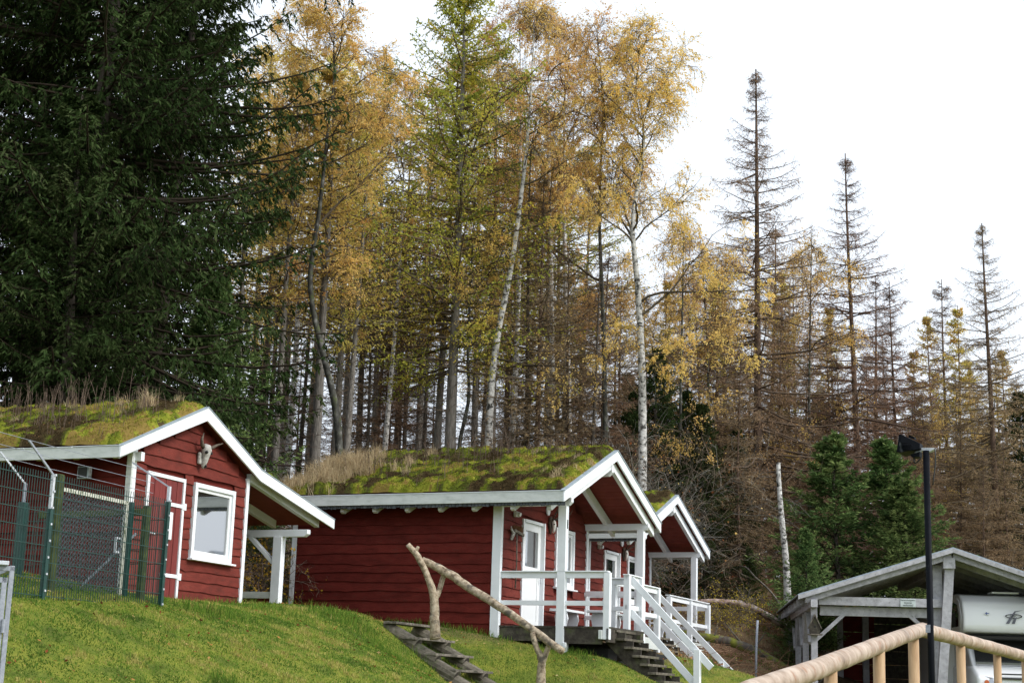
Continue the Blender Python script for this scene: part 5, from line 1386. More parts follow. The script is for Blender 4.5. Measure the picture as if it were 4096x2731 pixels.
def birch(seed, H, r, z0, spread, way=None, trunkmat='birch', mats=None, nleaf=34000, limbs=13, leafsize=.055, lean=(0, 0), updir=.9, droop=1.0, custom=(), clump=.55):
    rng = np.random.RandomState(seed)
    TL = trunk_line(H, rng, lean, .22, 24, way)
    tm = trunk_mesh(TL, r, rng, M[trunkmat], power=.85, top=.05)
    zz = np.concatenate([np.sort(rng.uniform(z0, H * .96, limbs)), [c[0] for c in custom]]); s = (H - zz) / (H - z0)
    o = peval(TL[None], (zz / H)[None])[0][0]
    az = rng.uniform(0, 6.28) + np.arange(len(zz)) * 2.4; el = updir + rng.normal(0, .2, len(zz)) - .35 * np.clip(s, 0, 1)
    L = spread * (.35 + .75 * np.clip(s, 0, 1.1)) * rng.uniform(.7, 1.15, len(zz))
    d = np.stack([np.cos(az) * np.cos(el), np.sin(az) * np.cos(el), np.sin(el)], 1)
    for i, c in enumerate(custom):
        k = limbs + i; d[k] = nrm(np.array(c[1], float)); L[k] = c[2]
    B = grow(o, d, L, 10, rng, .25, .10, .14)
    parts = []
    rb = np.clip(L * .013, .014, .07)
    parts.append((pipes(B, rb, rb * .2, 6), 0, per(rng.uniform(0, .35, len(B)), B).repeat(6)))
    B2s = [B]; allb = B; rprev = rb
    ends = []
    for gen, (m, fr, w0) in enumerate(((9, .42, .012), (8, .42, .006))):
        n = len(allb); t = rng.uniform(.22, 1, (n, m)); o2, T2 = peval(allb, t); d2 = side_dirs(T2, rng, 42, .1, False)
        Ls = np.linalg.norm(np.diff(allb, axis=1), axis=2).sum(1); l2 = (Ls[:, None] * fr * rng.uniform(.45, 1.2, t.shape) * (1.25 - .55 * t)).ravel() + .12
        d2 = d2.reshape(-1, 3); 
        B2 = grow(o2.reshape(-1, 3), d2, l2, 6, rng, .35 * droop * (gen + .5), 0, .14)
        if gen == 0: parts.append((pipes(B2, w0, .004, 3), 0, per(rng.uniform(0, .4, len(B2)), B2).repeat(3)))
        else: parts.append((strips(B2, w0, .003, rng), 0, per(rng.uniform(0, .5, len(B2)), B2)))
        allb = B2
    n = len(allb); m = 3
    t = rng.uniform(.2, 1, (n, m)); o2, T2 = peval(allb, t); d2 = side_dirs(T2, rng, 35, 0, False); l2 = rng.uniform(.25, .7, n * m)
    Tw = grow(o2.reshape(-1, 3), d2.reshape(-1, 3), l2, 5, rng, 1.3 * droop * rng.uniform(.3, 1.3, n * m), 0, .12)
    parts.append((strips(Tw, .0035, .002, rng), 0, per(rng.uniform(0, .6, len(Tw)), Tw)))
    # leaves in loose clumps: some twigs full, others bare
    wgt = np.clip(rng.normal(1, .9, n), 0, 3) * np.where(rng.rand(n) < clump, 1, .12)
    wt = np.repeat(wgt, m); wt = wt / wt.sum(); idx = rng.choice(len(Tw), nleaf, p=wt)
    tl = rng.uniform(.1, 1, (nleaf, 1)); C, T = peval(Tw[idx], tl); C = C[:, 0] + rng.normal(0, .03, (nleaf, 3)); D = nrm(T[:, 0] + rng.normal(0, .7, (nleaf, 3)) + [0, 0, -.5])
    ls = leafsize * rng.uniform(.6, 1.25, nleaf)
    ti = np.repeat(rng.normal(.45, .22, n), m)[idx] + rng.normal(0, .15, nleaf)
    parts.append((leaves(C, D, ls, ls * .75, rng), 1, np.clip(ti, 0, 1)))
    V, F, MI, TI = join(parts)
    return tm, raw_mesh('crown', V, F, mats, mi=MI, tint=TI)

def shrub(seed, H, n0, spread, mats, nleaf=0, leafsize=.04, dens=1.0, w=.008, name='shrub'):
    rng = np.random.RandomState(seed)
    az = rng.uniform(0, 6.28, n0); el = rng.uniform(.75, 1.45, n0); d = np.stack([np.cos(az) * np.cos(el), np.sin(az) * np.cos(el), np.sin(el)], 1)
    o = np.stack([rng.normal(0, spread, n0), rng.normal(0, spread, n0), np.full(n0, -.1)], 1)
    B = grow(o, d, H * rng.uniform(.5, 1.05, n0), 9, rng, .25, 0, .17)
    parts = [(pipes(B, w, w * .3, 4), 0, per(rng.uniform(.1, .8, n0), B).repeat(4))]; cur = B
    for g, (m, fr, ww) in enumerate(((7, .4, .0055), (5, .5, .0035), (3, .5, .0028))):
        m = max(2, int(m * dens)); t = rng.uniform(.2, 1, (len(cur), m)); o2, T2 = peval(cur, t); d2 = side_dirs(T2, rng, 45, 0, False)
        Ls = np.linalg.norm(np.diff(cur, axis=1), axis=2).sum(1); l2 = (Ls[:, None] * fr * rng.uniform(.4, 1.2, t.shape)).ravel() + .05
        cur = grow(o2.reshape(-1, 3), d2.reshape(-1, 3), l2, 5, rng, .3, 0, .18)
        parts.append((strips(cur, ww, ww * .6, rng), 0, per(rng.uniform(0, 1, len(cur)), cur)))
    if nleaf:
        idx = rng.randint(0, len(cur), nleaf); C, T = peval(cur[idx], rng.uniform(.1, 1, (nleaf, 1))); C = C[:, 0] + rng.normal(0, .02, (nleaf, 3))
        ls = leafsize * rng.uniform(.6, 1.3, nleaf); parts.append((leaves(C, nrm(rng.normal(0, 1, (nleaf, 3))), ls, ls * .8, rng), 1, np.clip(rng.normal(.5, .25, nleaf), 0, 1)))
    V, F, MI, TI = join(parts)
    return raw_mesh(name, V, F, mats, mi=MI, tint=TI)

def plant_tree(name, meshes, px, py, depth, label, cat='tree', group=None, scale=1.0, rot=None, zs=None, sink=0.0, lean=0.0, wide=1.0):
    """stand a tree where the line through photo point (px, py) passes at the given distance"""
    p = at(px, py, depth); x, y = p[0], p[1]
    z = gz(x, y) - sink
    t = thing(name, label, cat, (x, y, z), 0, group)
    t.rotation_euler = (0, lean, random.uniform(0, 6.28) if rot is None else rot)
    t.scale = (scale * wide, scale * wide, zs if zs else scale)
    link('trunk', meshes[0], t); cr = link('crown', meshes[1], t)
    return t
def top_h(px, py, depth, x=None):
    """height of a tree whose tip is seen at (px, py)"""
    p = at(px, py, depth); return p[2] - gz(p[0], p[1])
V2 = 4096 / 2352.0
def T(name, meshes, vx, vy, depth, label, vtop=None, H0=None, **kw):
    """vx, vy: a point of the trunk in the 2352-wide view; vtop: (x, y) of the tip there, to set the height"""
    if vtop is not None:
        kw['scale'] = top_h(vtop[0] * V2, vtop[1] * V2, depth) / H0
    return plant_tree(name, meshes, vx * V2, vy * V2, depth, label, **kw)

# ------------------------------------------------------------------ the wood: a handful of tree meshes, set out one by one
random.seed(77)
SPR = [conifer(101, 21, .30, .6, 6.6, 'spruce', [M['twigdark'], M['spruce']], dens=1.15, trunkmat='barkdark', top_pow=.55, whorl=.38,
               boughs=[(8.2 + .85 * i_, (-.35, .1, .3, -.1, .42, -.25)[i_ % 6] + (3.1 if i_ % 5 == 4 else 0), 5.6 + .5 * math.sin(i_ * 2.1), -.12 + .05 * (i_ % 3)) for i_ in range(12)]),
       conifer(102, 17, .24, .5, 4.6, 'spruce', [M['twigdark'], M['spruce']], dens=.9, trunkmat='barkdark', top_pow=.65, whorl=.42)]
YNG = conifer(105, 7.5, .09, .2, 3.1, 'young', [M['twigdark'], M['youngspruce']], dens=1.15, trunkmat='barkdark', top_pow=1.0, whorl=.40, fol=1.3)
DEAD = [conifer(110, 20, .21, 3.6, 5.8, 'dead', [M['twig'], M['twigbrown']], dens=1.15, trunkmat='barkred', top_pow=.95, fol=1.1, bare=(.8, 4, 22, 2.2)),
        conifer(111, 19, .18, 3.2, 5.6, 'dead', [M['twig'], M['twigbrown']], dens=1.05, trunkmat='barkred', top_pow=.95, fol=1.0, bare=(.8, 4, 22, 2.0)),
        conifer(112, 15, .13, 1.7, 4.4, 'dead', [M['twig'], M['twigbrown']], dens=1.2, trunkmat='barkred', top_pow=.85, fol=1.25)]
LAR = [None,
       conifer(121, 21, .19, 9.2, 4.6, 'larch', [M['twig'], M['larchgold']], dens=1.1, bare=(1, 10, 90, 2.0), top_pow=.55, whorl=.5, fol=.75, trunkmat='bark')]
LAR.append(conifer(122, 20, .16, 8.5, 4.2, 'larch', [M['twig'], M['larch']], dens=1.0, bare=(1, 9, 100, 2.2), top_pow=.6, whorl=.5, fol=.5, trunkmat='bark'))
GOLD = conifer(124, 15, .12, 1.5, 3.6, 'larch', [M['twig'], M['larchgold']], dens=1.0, top_pow=.85, whorl=.45, fol=.5, trunkmat='barkred')
POL = [conifer(130, 21, .19, 9.5, 3.0, 'larch', [M['twig'], M['larchgold']], dens=.7, bare=(.8, 10, 110, 2.0), trunkmat='bark', whorl=.5, fol=.8),
       conifer(131, 20, .16, 5, 2.1, 'pole', [M['twig'], M['larchgold']], dens=1.4, bare=(.6, 8, 80, 1.8), trunkmat='barkdark', whorl=.45)]
BIR = [birch(140, 19, .13, 7.0, 4.0, mats=[M['twig'], M['birchleaf']], nleaf=24000),
       birch(141, 13, .08, 3.2, 2.6, mats=[M['twig'], M['birchleaf']], nleaf=9500, limbs=10, trunkmat='birchdark')]
def way_of(pts, depth):
    """trunk bends read off the view: list of (vx, vy) from the foot to the tip"""
    W = [at(a * V2, b * V2, depth) for a, b in pts]
    g = gz(W[0][0], W[0][1]); H = W[-1][2] - g; x0 = W[0][0]
    out = [(0, 0, 0)] + [((w[2] - g) / H, w[0] - x0, 0) for w in W[1:]]
    return H, out
def hero(name, build, pts, depth, label, **kw):
    H, way = way_of(pts, depth)
    ms = build(H, way)
    return plant_tree(name, ms, pts[0][0] * V2, pts[0][1] * V2, depth, label, rot=0, **kw)

# dark spruces, left
T('spruce_tree', SPR[0], 205, 700, 35, 'huge dark spruce with the thickest trunk, behind the turf roof of the left cabin', scale=1.05, rot=.0)
T('spruce_tree', SPR[0], -95, 500, 37, 'dark spruce cut by the left edge of the picture', scale=.98, rot=2.1)
T('spruce_tree', SPR[1], 60, 700, 40, 'dark spruce filling the gap left of the thickest spruce trunk', scale=1.08, rot=4.0)
T('spruce_tree', SPR[1], 372, 700, 40.5, 'dark green spruce right of the thickest one, above the left cabin gable', scale=1.12, rot=5.2)
T('spruce_tree', SPR[1], 150, 900, 33, 'nearer dark spruce whose low boughs hang over the left turf roof', scale=.62, rot=2.6, wide=1.25)
T('spruce_tree', SPR[1], 300, 700, 47, 'dark spruce standing behind the two largest ones', scale=1.2, rot=3.0)
T('spruce_tree', YNG, 470, 900, 38, 'bushy dark spruce low at the right end of the spruce group', cat='tree', scale=1.0, rot=1.0)
# the big yellow-green larch and its neighbours
hero('larch_tree', lambda H, w: conifer(150, H, .22, H * .33, 5.0, 'larch', [M['twig'], M['larch']], way=w, dens=1.4, bare=(1.2, H * .4, 60, 2.4), top_pow=.48, whorl=.38, fol=1.0),
     [(1034, 1060), (1038, 900), (1047, 700), (1053, 517), (1060, 300), (1066, 100), (1067, -30)], 48.5, 'tallest yellow green larch in the middle, grey trunk bare below half')
T('larch_tree', LAR[1], 1008, 800, 50, 'dark trunked larch just left of the tallest yellow green one', vtop=(1030, 120), H0=21, rot=1.0, lean=.02)
hero('larch_tree', lambda H, w: conifer(151, H, .19, H * .54, 3.0, 'larch', [M['twig'], M['larchgold']], way=w, dens=1.0, bare=(1.0, H * .5, 60, 2.0), whorl=.42, fol=.9),
     [(722, 1060), (735, 850), (745, 650), (753, 552), (765, 300), (770, 150)], 45, 'grey leaning larch trunk behind the dry grass end of the middle roof')
hero('larch_tree', lambda H, w: conifer(152, H, .135, H * .52, 2.5, 'larch', [M['twig'], M['larchgold']], way=w, dens=.9, bare=(1.0, H * .5, 60, 1.8), whorl=.45, fol=.8),
     [(630, 1060), (646, 830), (660, 600), (667, 517), (680, 300), (690, 160)], 44, 'slim pale grey trunk leaning right, second left of the crooked birch')
# birches
hero('birch_tree', lambda H, w: birch(160, H, .135, H * .62, 3.2, way=w, trunkmat='birchdark', mats=[M['twig'], M['birchleaf']], nleaf=30000, limbs=13, updir=.95,
     custom=((H * .60, (-.5, .1, .7), 3.2), (H * .62, (.55, 0, .7), 3.2), (H * .5, (.6, .2, .4), 1.8))),
     [(797, 1060), (778, 952), (740, 806), (722, 730), (705, 656), (722, 560), (736, 470), (745, 380), (752, 300), (770, 180), (765, 60)], 43, 'crooked dark birch with an orange crown right of the spruces')
hero('birch_tree', lambda H, w: birch(161, H, .155, H * .66, 2.1, way=w, trunkmat='birch', mats=[M['twig'], M['birchleaf']], nleaf=7000, limbs=11, updir=1.15, clump=.35,
     custom=((H * .38, (.95, -.1, -.05), 3.2), (H * .48, (.5, .1, .8), 2.5))),
     [(1122, 1065), (1126, 900), (1140, 778), (1153, 712), (1167, 656), (1186, 540), (1200, 430), (1214, 300), (1222, 180), (1228, 30)], 48, 'white barked birch leaning right beside the tallest larch, nearly bare top')
hero('birch_tree', lambda H, w: birch(162, H, .17, H * .50, 3.7, way=w, trunkmat='birch', mats=[M['twig'], M['birchleaf']], nleaf=44000, limbs=22, updir=1.0, clump=.6,
     custom=((H * .43, (.9, .1, .35), 3.3), (H * .50, (.85, -.2, .5), 3.4), (H * .36, (-.6, -.3, .5), 2.0), (H * .40, (.4, -.6, .4), 1.8))),
     [(1476, 1130), (1476, 1000), (1475, 850), (1470, 740), (1463, 620), (1448, 520), (1462, 430), (1480, 380), (1478, 250), (1440, 100)], 47.5, 'white birch with the orange crown, behind the gable of the middle cabin')
hero('birch_tree', lambda H, w: birch(163, H, .11, H * .48, 2.9, way=w, trunkmat='birchdark', mats=[M['twig'], M['birchleaf']], nleaf=22000, limbs=16, updir=1.1),
     [(1400, 1080), (1388, 800), (1376, 500), (1378, 400), (1388, 250), (1370, 60)], 49, 'orange birch crown left of the one behind the middle gable, thin trunk')
hero('birch_tree', lambda H, w: birch(164, H, .085, H * .45, 1.6, way=w, trunkmat='birchdark', mats=[M['twig'], M['birchleaf']], nleaf=9000, limbs=9),
     [(1045, 1060), (1056, 1000), (1081, 917), (1073, 830), (1084, 587), (1092, 420)], 48.5, 'thin dark birch bent at the foot between the tallest larch and the white birch')
# slender trunks between: (vx, vy, depth, mesh, H0, tip, label)
for (vx, vy, dp, ms, H0, tip, lab, nm) in (
    (557, 800, 43, POL[0], 21, (580, 200), 'brown barked trunk right beside the spruce foliage, thickest of the slim ones', 'larch_tree'),
    (614, 900, 50, POL[1], 20, (630, 330), 'dark trunk, left one of a close pair beside the slim leaning grey trunk', 'larch_tree'),
    (632, 900, 54, POL[1], 20, (648, 300), 'dark trunk, right one of a close pair beside the slim leaning grey trunk', 'larch_tree'),
    (691, 950, 52, POL[1], 20, (700, 420), 'straight dark trunk alone before a bright gap of sky', 'larch_tree'),
    (776, 900, 49, LAR[1], 21, (795, 190), 'dark larch trunk behind the crooked birch', 'larch_tree'),
    (804, 900, 46.5, POL[0], 21, (828, 230), 'straight dark trunk just right of the crooked birch', 'larch_tree'),
    (850, 900, 50, POL[1], 20, (862, 560), 'thin nearly black trunk in the open gap left of the tall larches', 'larch_tree'),
    (882, 900, 58, DEAD[2], 15, (888, 600), 'short brown dead spruce right of the nearly black trunk', 'spruce_tree'),
    (900, 1000, 60, DEAD[2], 15, (918, 720), 'smallest brown dead spruce above the moss of the middle roof', 'spruce_tree'),
    (976, 900, 54, POL[1], 20, (985, 420), 'thin dark trunk left of the two big larch trunks', 'larch_tree'),
    (1216, 800, 50, POL[1], 20, (1229, 330), 'straight dark trunk, left one of a pair right of the white birch', 'larch_tree'),
    (1241, 800, 49, DEAD[1], 19, (1246, 400), 'brown trunk, right one of a pair right of the white birch', 'spruce_tree'),
    (1364, 900, 48.5, POL[1], 20, (1360, 560), 'grey smooth trunk rising out of the bare brush behind the roof', 'larch_tree'),
    (1395, 900, 50, DEAD[2], 15, (1398, 570), 'half brown spruce behind the bare brush', 'spruce_tree'),
    (1310, 900, 50, DEAD[2], 15, (1316, 560), 'brown leafless spruce right of the trunk pair', 'spruce_tree'),
    (1500, 900, 51, SPR[1], 17, (1505, 800), 'dark green spruce directly behind the white birch trunk', 'spruce_tree'),
    (1615, 1100, 51, SPR[1], 17, (1620, 930), 'dark bushy spruce right of the white birch trunk, left of the dead ones', 'spruce_tree'),
    (1560, 900, 52, BIR[1], 13, (1560, 470), 'slender birch with sparse yellow leaves behind the farther cabin', 'birch_tree'),
    (1610, 900, 56, BIR[1], 13, (1625, 520), 'slender yellow birch left of the tallest dead spruce', 'birch_tree'),
    (1741, 900, 57, DEAD[0], 20, (1737, 165), 'tallest bare dead spruce right of the birches', 'spruce_tree'),
    (1770, 900, 64, DEAD[1], 19, (1767, 520), 'thin dead spruce close behind the tallest dead one', 'spruce_tree'),
    (1862, 900, 60, BIR[1], 13, (1880, 510), 'yellow green birch between the two tallest dead spruces', 'birch_tree'),
    (1963, 800, 60, DEAD[1], 19, (1954, 350), 'second tallest bare dead spruce, above the young green ones', 'spruce_tree'),
    (2007, 900, 68, DEAD[1], 19, (2005, 630), 'narrow dead spruce just right of the second tallest', 'spruce_tree'),
    (2058, 900, 64, DEAD[2], 15, (2054, 645), 'dead spruce with a brownish cone shaped crown, upright above the lamp', 'spruce_tree'),
    (2180, 900, 66, DEAD[2], 15, (2172, 640), 'pale dead spruce mixed with golden leaves left of the rightmost dead one', 'spruce_tree'),
    (2275, 800, 55, DEAD[0], 20, (2262, 515), 'rightmost tall bare dead spruce above the car shelter', 'spruce_tree'),
    (2345, 1000, 58, SPR[1], 17, (2342, 900), 'dark green spruce at the right edge of the picture', 'spruce_tree'),
    (2210, 1000, 60, BIR[1], 13, (2215, 880), 'small golden leaved birch above the car shelter ridge', 'birch_tree'),
    (1935, 1200, 50, YNG, 7.5, (1937, 985), 'young bright green spruce, left and tallest of the trio by the car shelter', 'spruce_tree'),
    (2035, 1200, 51, YNG, 7.5, (2036, 1005), 'young bright green spruce, middle one of the trio by the car shelter', 'spruce_tree'),
    (2095, 1200, 49, YNG, 7.5, (2096, 1095), 'young green spruce, right and lowest of the trio behind the lamp post', 'spruce_tree')):
    T(nm, ms, vx, vy, dp, lab, vtop=tip, H0=H0, wide=1.3 if ms is YNG else 1.0)
# rows further back
ORD = ['leftmost', 'second', 'third', 'fourth', 'fifth', 'sixth', 'seventh', 'eighth', 'ninth', 'tenth', 'eleventh', 'twelfth', 'thirteenth', 'fourteenth', 'fifteenth', 'sixteenth', 'seventeenth', 'eighteenth', 'nineteenth', 'twentieth', 'twenty first', 'twenty second', 'twenty third', 'twenty fourth', 'twenty fifth', 'twenty sixth', 'twenty seventh', 'twenty eighth', 'twenty ninth', 'thirtieth', 'thirty first', 'thirty second', 'thirty third', 'thirty fourth', 'thirty fifth', 'thirty sixth']
def nth(i): return ORD[i] + (' from the left' if i else '')
def row(lst, nm, ms, H0, label, group):
    for i_, (vx, dp, vt) in enumerate(sorted(lst)): T(nm, ms, vx, 1000, dp, label + ', ' + nth(i_), vtop=(vx + random.uniform(-8, 16), vt), H0=H0, group=group)
row(((575, 62, 100), (650, 58, 110), (715, 62, 100), (825, 60, 250), (960, 58, 190), (1090, 58, 200), (1160, 62, 300), (1275, 62, 330)), 'larch_tree', LAR[1], 21,
    'golden larch in the back row of the wood', 'golden larches in the back rows')
row(((605, 56, 240), (790, 58, 230), (865, 60, 440), (930, 60, 440), (860, 58, 150), (912, 62, 240), (1130, 58, 80), (1180, 60, 150), (1255, 58, 250), (1330, 60, 330)), 'larch_tree', LAR[2], 20,
    'thinly leaved golden larch in the wood', 'thinly leaved larches in the wood')
row(((1520, 60, 640), (1655, 60, 640), (1812, 64, 620), (1915, 66, 700), (2095, 66, 800), (2150, 68, 720), (2200, 64, 700), (2240, 66, 820), (2320, 64, 800)), 'larch_tree', GOLD, 15,
    'pale golden larch between the dead spruces', 'pale golden larches among the dead spruces')
row(((690, 62, 780), (765, 60, 820), (835, 64, 760), (930, 62, 740), (1000, 62, 800), (1100, 62, 760), (1165, 60, 800), (1190, 64, 700)), 'spruce_tree', DEAD[2], 15,
    'low brown spruce between the golden trunks', 'low brown spruces under the larches')
row(((595, 66, 420), (764, 60, 420), (915, 64, 520), (1105, 66, 470), (1210, 66, 520)), 'larch_tree', POL[0], 21,
    'thin trunk with a small golden crown in the last row', 'thin trunks in the back rows')
row(((1640, 58, 960), (1690, 57, 980), (1795, 58, 940), (1880, 58, 980), (2140, 54, 1000), (2200, 55, 960), (2255, 53, 1040), (2310, 54, 980), (1285, 60, 620), (1340, 62, 600), (1430, 58, 640), (1470, 64, 660), (1530, 62, 700), (1585, 60, 720), (1640, 58, 700), (1668, 66, 620), (1700, 54, 800), (1725, 60, 760), (1800, 58, 720), (1822, 66, 640), (1850, 62, 760), (1900, 64, 760), (1925, 60, 820), (1985, 62, 820), (2035, 70, 780), (2090, 66, 860), (2120, 60, 900), (2150, 70, 850), (2205, 64, 860), (2240, 60, 880), (2300, 66, 800), (2330, 62, 860)), 'spruce_tree', DEAD[2], 15,
    'low brown dead spruce in the rows at the right', 'brown dead spruces in the rows at the right')
row(((1455, 54, 900), (1530, 52, 940), (1575, 55, 900), (1690, 56, 980), (1440, 60, 860), (1660, 62, 960), (1880, 66, 900), (2110, 72, 960), (2270, 62, 980)), 'spruce_tree', SPR[1], 17,
    'dark green spruce deep among the dead ones', 'dark spruces among the dead ones')
row(((1265, 54, 30), (1310, 56, 60), (1170, 55, 60), (880, 56, 210), (660, 54, 40)), 'birch_tree', BIR[0], 19,
    'tall thin birch with sparse golden leaves against the sky', 'tall birches along the skyline')
row(((1590, 66, 600), (1650, 64, 560), (1420, 62, 560), (1830, 70, 560)), 'birch_tree', BIR[1], 13,
    'yellow birch crown deep in the wood', 'yellow birches in the back rows')
# broken birch stump
H, way = way_of([(1812, 1370), (1806, 1290), (1797, 1210), (1789, 1120), (1787, 1062)], 47)
TLs = trunk_line(H, np.random.RandomState(1), way=way, K=12)
p = at(1812 * V2, 1370 * V2, 47)
t = thing('birch_snag', 'broken white birch trunk without a crown, left of the young green spruces', 'dead tree', (p[0], p[1], gz(p[0], p[1])))
link('trunk', trunk_mesh(TLs, .13, np.random.RandomState(2), M['birch'], top=.5), t)

# ------------------------------------------------------------------ brush and undergrowth
SN = {}
SB = [shrub(200, 3.6, 26, .5, [M['twiggrey'], M['birchleaf']], nleaf=120, leafsize=.05), shrub(201, 3.0, 30, .7, [M['twig'], M['deadleaf']], nleaf=700, leafsize=.045),
      shrub(202, 1.3, 26, .35, [M['twig'], M['yellowleaf']], nleaf=1500, leafsize=.045, w=.006), shrub(203, 1.5, 12, .25, [M['twig'], M['deadleaf']], nleaf=1500, leafsize=.05, w=.006)]
def S(nm, me, px, py, d, label, sc, cat='shrub', group=None):
    if group: label = label + ', ' + nth(SN.setdefault(group, 0)); SN[group] += 1
    p = at(px * V2, py * V2, d); o = link(nm, me); o.location = (p[0], p[1], gz(p[0], p[1]) - .02); o.rotation_euler = (0, 0, random.uniform(0, 6)); o.scale = (sc,) * 3
    tag(o, label, cat, group)
for (x, d, sc) in ((1180, 47.5, .9), (1290, 48, 1.35), (1345, 47.5, 1.5), (1400, 48, 1.4)):
    S('bare_shrub', SB[0], x, 1000, d, 'bare grey brush behind the middle roof', sc, group='bare grey shrubs behind the middle roof')
for (x, d, sc) in ((700, 40, .6), (850, 42, .6), (940, 42, .55), (1250, 49, 1.2), (1325, 48.5, 1.6), (1375, 49, 1.6), (1850, 54, .7), (2130, 55, 1.0), (2220, 55, 1.2)):
    S('brown_shrub', SB[1], x, 1000, d, 'reddish brown twiggy brush at the foot of the wood', sc, group='brown shrubs under the trees')
for (x, y, d, sc, lab) in ((1528, 1300, 44, 1.0, 'yellow leaved bush seen under the roof of the farther cabin'), (1700, 1395, 47, .9, 'yellow leaved bush right of the farther cabin railing'), (1660, 1390, 46, .8, 'small yellow bush close to the farther cabin railing'),
                           (2005, 1450, 46.5, .5, 'low yellow bush behind the posts of the car shelter'), (590, 1250, 33, 1.3, 'yellowish bush seen through the lean-to of the left cabin')):
    S('yellow_bush', SB[2], x, y, d, lab, sc)
S('red_bush', SB[3], 1745, 1390, 48, 'small reddish brown bush on the bank left of the metal stake', .85)
for (x, d, sc, lab) in ((590, 35, .34, 'small green spruce seen through the lean-to of the left cabin'), (1822, 45, .26, 'small dark spruce seedling left of the car shelter roof'), (1715, 52, .30, 'green spruce sapling at the foot of the tallest dead spruce'), (1845, 46, .5, 'low green spruce at the left foot of the young trio')):
    T('spruce_sapling', YNG, x, 1300, d, lab, scale=sc, cat='young tree')
# moss and needles on the stump, fallen trunks
def fallen(nm, pts, rad, mat, label, seed, knots=5):
    r = random.Random(seed); W = []
    for (vx, vy, d, lift) in pts:
        p = at(vx * V2, vy * V2, d); p[2] = max(gz(p[0], p[1]) + lift, -9); W.append(p)
    t = thing(nm, label, 'fallen tree', (0, 0, 0))
    mb = rough_tube(W, rad, 10, r, sub=4, wob=.12, jit=.05); mb.build('trunk', M[mat], t, smooth=True)
    for k in range(knots):
        i = r.randrange(len(W) - 1); s = r.random(); q = W[i] * (1 - s) + W[i + 1] * s; L = r.uniform(.2, .9); dd = np.array([r.uniform(-1, 1), r.uniform(-.6, .6), r.uniform(.2, 1)]); dd /= np.linalg.norm(dd)
        MB().tube([q, q + dd * L * .6, q + dd * L + np.array([0, 0, .05])], [.035, .02, .006], 5).build('branch', M['steplog'], t, smooth=True)
M['mosslog'] = surf('moss_grown_bark', [(.32, (.03, .026, .022)), (.45, (.10, .085, .07)), (.55, (.12, .13, .02)), (.7, (.20, .21, .03))], scale=3.2, rough=.95, bump=.6, bscale=20)
M['pinkbark'] = surf('peeling_birch_bark', [(.35, (.03, .022, .02)), (.45, (.30, .20, .17)), (.6, (.5, .4, .36)), (.75, (.58, .54, .5))], scale=5, stretch=(1, 1, 1), rough=.8, bump=.4)
fallen('fallen_tree', ((1560, 1412, 42.5, .55), (1680, 1425, 42.5, .55), (1760, 1440, 42.3, .50), (1840, 1480, 42, .30), (1920, 1500, 42, .25), (2020, 1505, 42, .2)), [.09, .12, .14, .13, .11, .09], 'mosslog', 'thick mossy fallen trunk lying across the brash behind the metal stake', 31, 8)
fallen('fallen_tree', ((1590, 1395, 46.5, .55), (1700, 1400, 46.5, .55), (1760, 1400, 46.5, .5), (1840, 1410, 46.5, .45), (1925, 1420, 46, .4)), [.08, .09, .095, .095, .085], 'pinkbark', 'pinkish peeling birch trunk lying behind the thick mossy one', 32, 5)
fallen('fallen_tree', ((1640, 1320, 52, .25), (1740, 1345, 52, .2), (1850, 1350, 52, .2)), [.08, .1, .09], 'mosslog', 'dark thin fallen trunk beside the mossy tree stump', 33, 3)
t = thing('fallen_branch', 'long thin fallen branch slanting down right behind the farther cabin railing', 'branch', (0, 0, 0))
W = [at(a * V2, b * V2, d) for a, b, d in ((1640, 1280, 53), (1700, 1300, 51), (1735, 1325, 49.5), (1790, 1385, 47), (1825, 1410, 46))]
W = [np.array([w[0], w[1], max(w[2], gz(w[0], w[1]) + .05)]) for w in W]; W[-1][2] = gz(W[-1][0], W[-1][1]) + .1; W[0][2] = gz(W[0][0], W[0][1]) + .3
rough_tube(W, [.015, .024, .028, .028, .02], 6, random.Random(3)).build('branch', M['steplog'], t, smooth=True)
p = at(1768 * V2, 1345 * V2, 51)
t = thing('tree_stump', 'mossy old tree stump with spreading roots at the edge of the wood', 'stump', (p[0], p[1], gz(p[0], p[1])))
mb = MB(); mb.tube([(0, 0, -.3), (0, 0, .05), (0, 0, .25), (.02, 0, .55)], [.6, .5, .38, .34], 14, jit=.12, rng=random.Random(6)); mb.build('stump', M['mosslog'], t, smooth=True)
for a_ in (.3, 1.7, 2.9, 3.6, 4.6):
    MB().tube([(.3 * math.cos(a_), .3 * math.sin(a_), .25), (.75 * math.cos(a_), .75 * math.sin(a_), .08), (1.3 * math.cos(a_ + .1), 1.3 * math.sin(a_ + .1), -.1)], [.14, .1, .05], 7, jit=.1, rng=random.Random(9)).build('root', M['mosslog'], t, smooth=True)
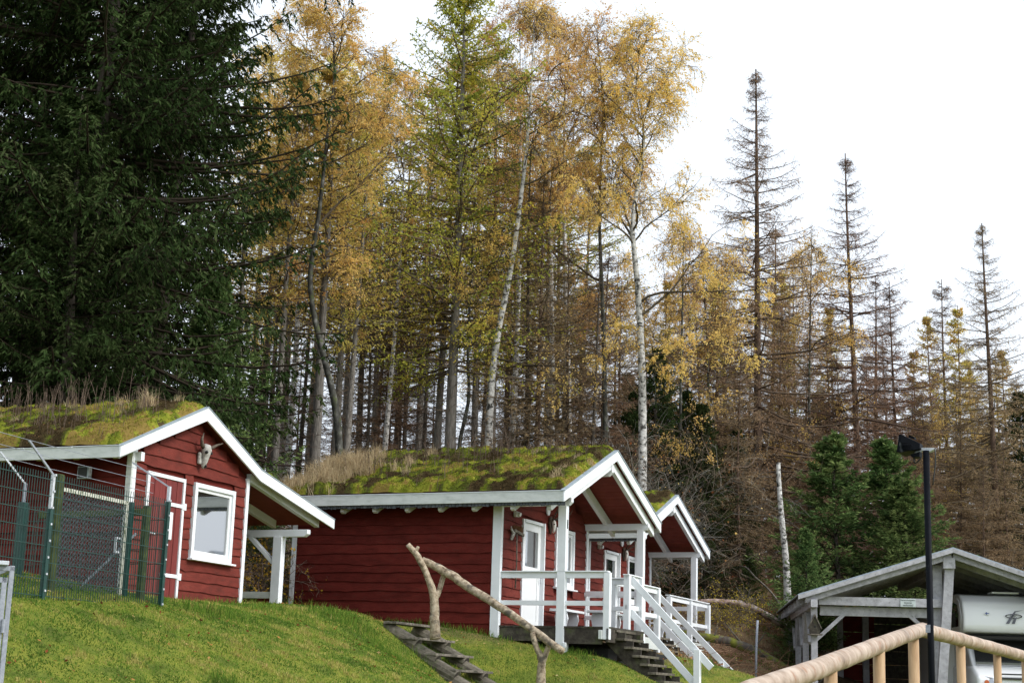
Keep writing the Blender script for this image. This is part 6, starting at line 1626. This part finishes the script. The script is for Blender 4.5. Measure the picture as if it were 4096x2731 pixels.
# brash: broken twigs lying thick on the clearing, litter and dry grass on the wood floor
rg = np.random.RandomState(5)
def area(n, x0, x1, y0, y1, cond):
    X = rg.uniform(x0, x1, n); Y = rg.uniform(y0, y1, n); g = cond(X, Y); X, Y = X[g], Y[g]; return X, Y, ground(X, Y)
X, Y, Z = area(26000, 2.5, 15, 36, 58, lambda x, y: (lawnmask(x, y) < .4) & (fnoise(x, y, .5, 60) > .40) & ~infoot(x, y, FK, -3.4, 6, -1, 8.2))
P0 = np.stack([X, Y, Z + rg.uniform(0, .22, len(X))], 1); az = rg.uniform(0, 6.28, len(X)); el = rg.normal(.12, .3, len(X))
D0 = np.stack([np.cos(az) * np.cos(el), np.sin(az) * np.cos(el), np.sin(el)], 1)
G = grow(P0, D0, rg.uniform(.15, .75, len(X)), 4, rg, .5, 0, .2)
v, f = strips(G, .010, .004, rg); tag(link('brushwood', raw_mesh('brushwood', v, f, [M['twigbrown']], tint=per(rg.uniform(0, .8, len(G)), G))), kind='stuff')
X, Y, Z = area(90000, -14, 16, 32, 60, lambda x, y: (lawnmask(x, y) < .6) & (fnoise(x, y, .7, 61) > .42) & ~infoot(x, y, FK, -3.4, 6, -1, 8.2) & ~infoot(x, y, FB, -5, 2.2, -.1, 4.7) & ~infoot(x, y, FC, -5, 2, -.1, 4.7) & ~infoot(x, y, FA, -5, .1, -.1, 4.7))
me = blades(np.stack([X, Y, Z], 1), .05 + .25 * rg.rand(len(X)) ** 2, .010 + .006 * rg.rand(len(X)), rg, 1.0, [M['straw'], M['grass']], np.clip(rg.normal(.35, .2, len(X)), 0, 1), 'wood_grass')
me.polygons.foreach_set('material_index', np.tile((fnoise(X, Y, .9, 62) > .5).astype(np.int32), 3))
tag(link('wood_grass', me), kind='stuff')
X, Y, Z = area(26000, -12, 16, 32, 60, lambda x, y: (lawnmask(x, y) < .8) & ~infoot(x, y, FK, -3.4, 6, -1, 8.2) & ~infoot(x, y, FB, -5, 2.2, -.1, 4.7))
me = flakes(np.stack([X, Y, Z + .03 + .1 * rg.rand(len(X))], 1), .02 + .03 * rg.rand(len(X)), rg, [M['deadleaf']], rg.rand(len(X)) ** 1.2, 'leaf_litter', .5)
tag(link('leaf_litter', me), kind='stuff')
print('TREES', len([o for o in bpy.data.objects if o.name.startswith('crown')]), 'unique tris', sum(len(m.polygons) * (2 if len(m.polygons) and m.polygons[0].loop_total == 4 else 1) for m in bpy.data.meshes))
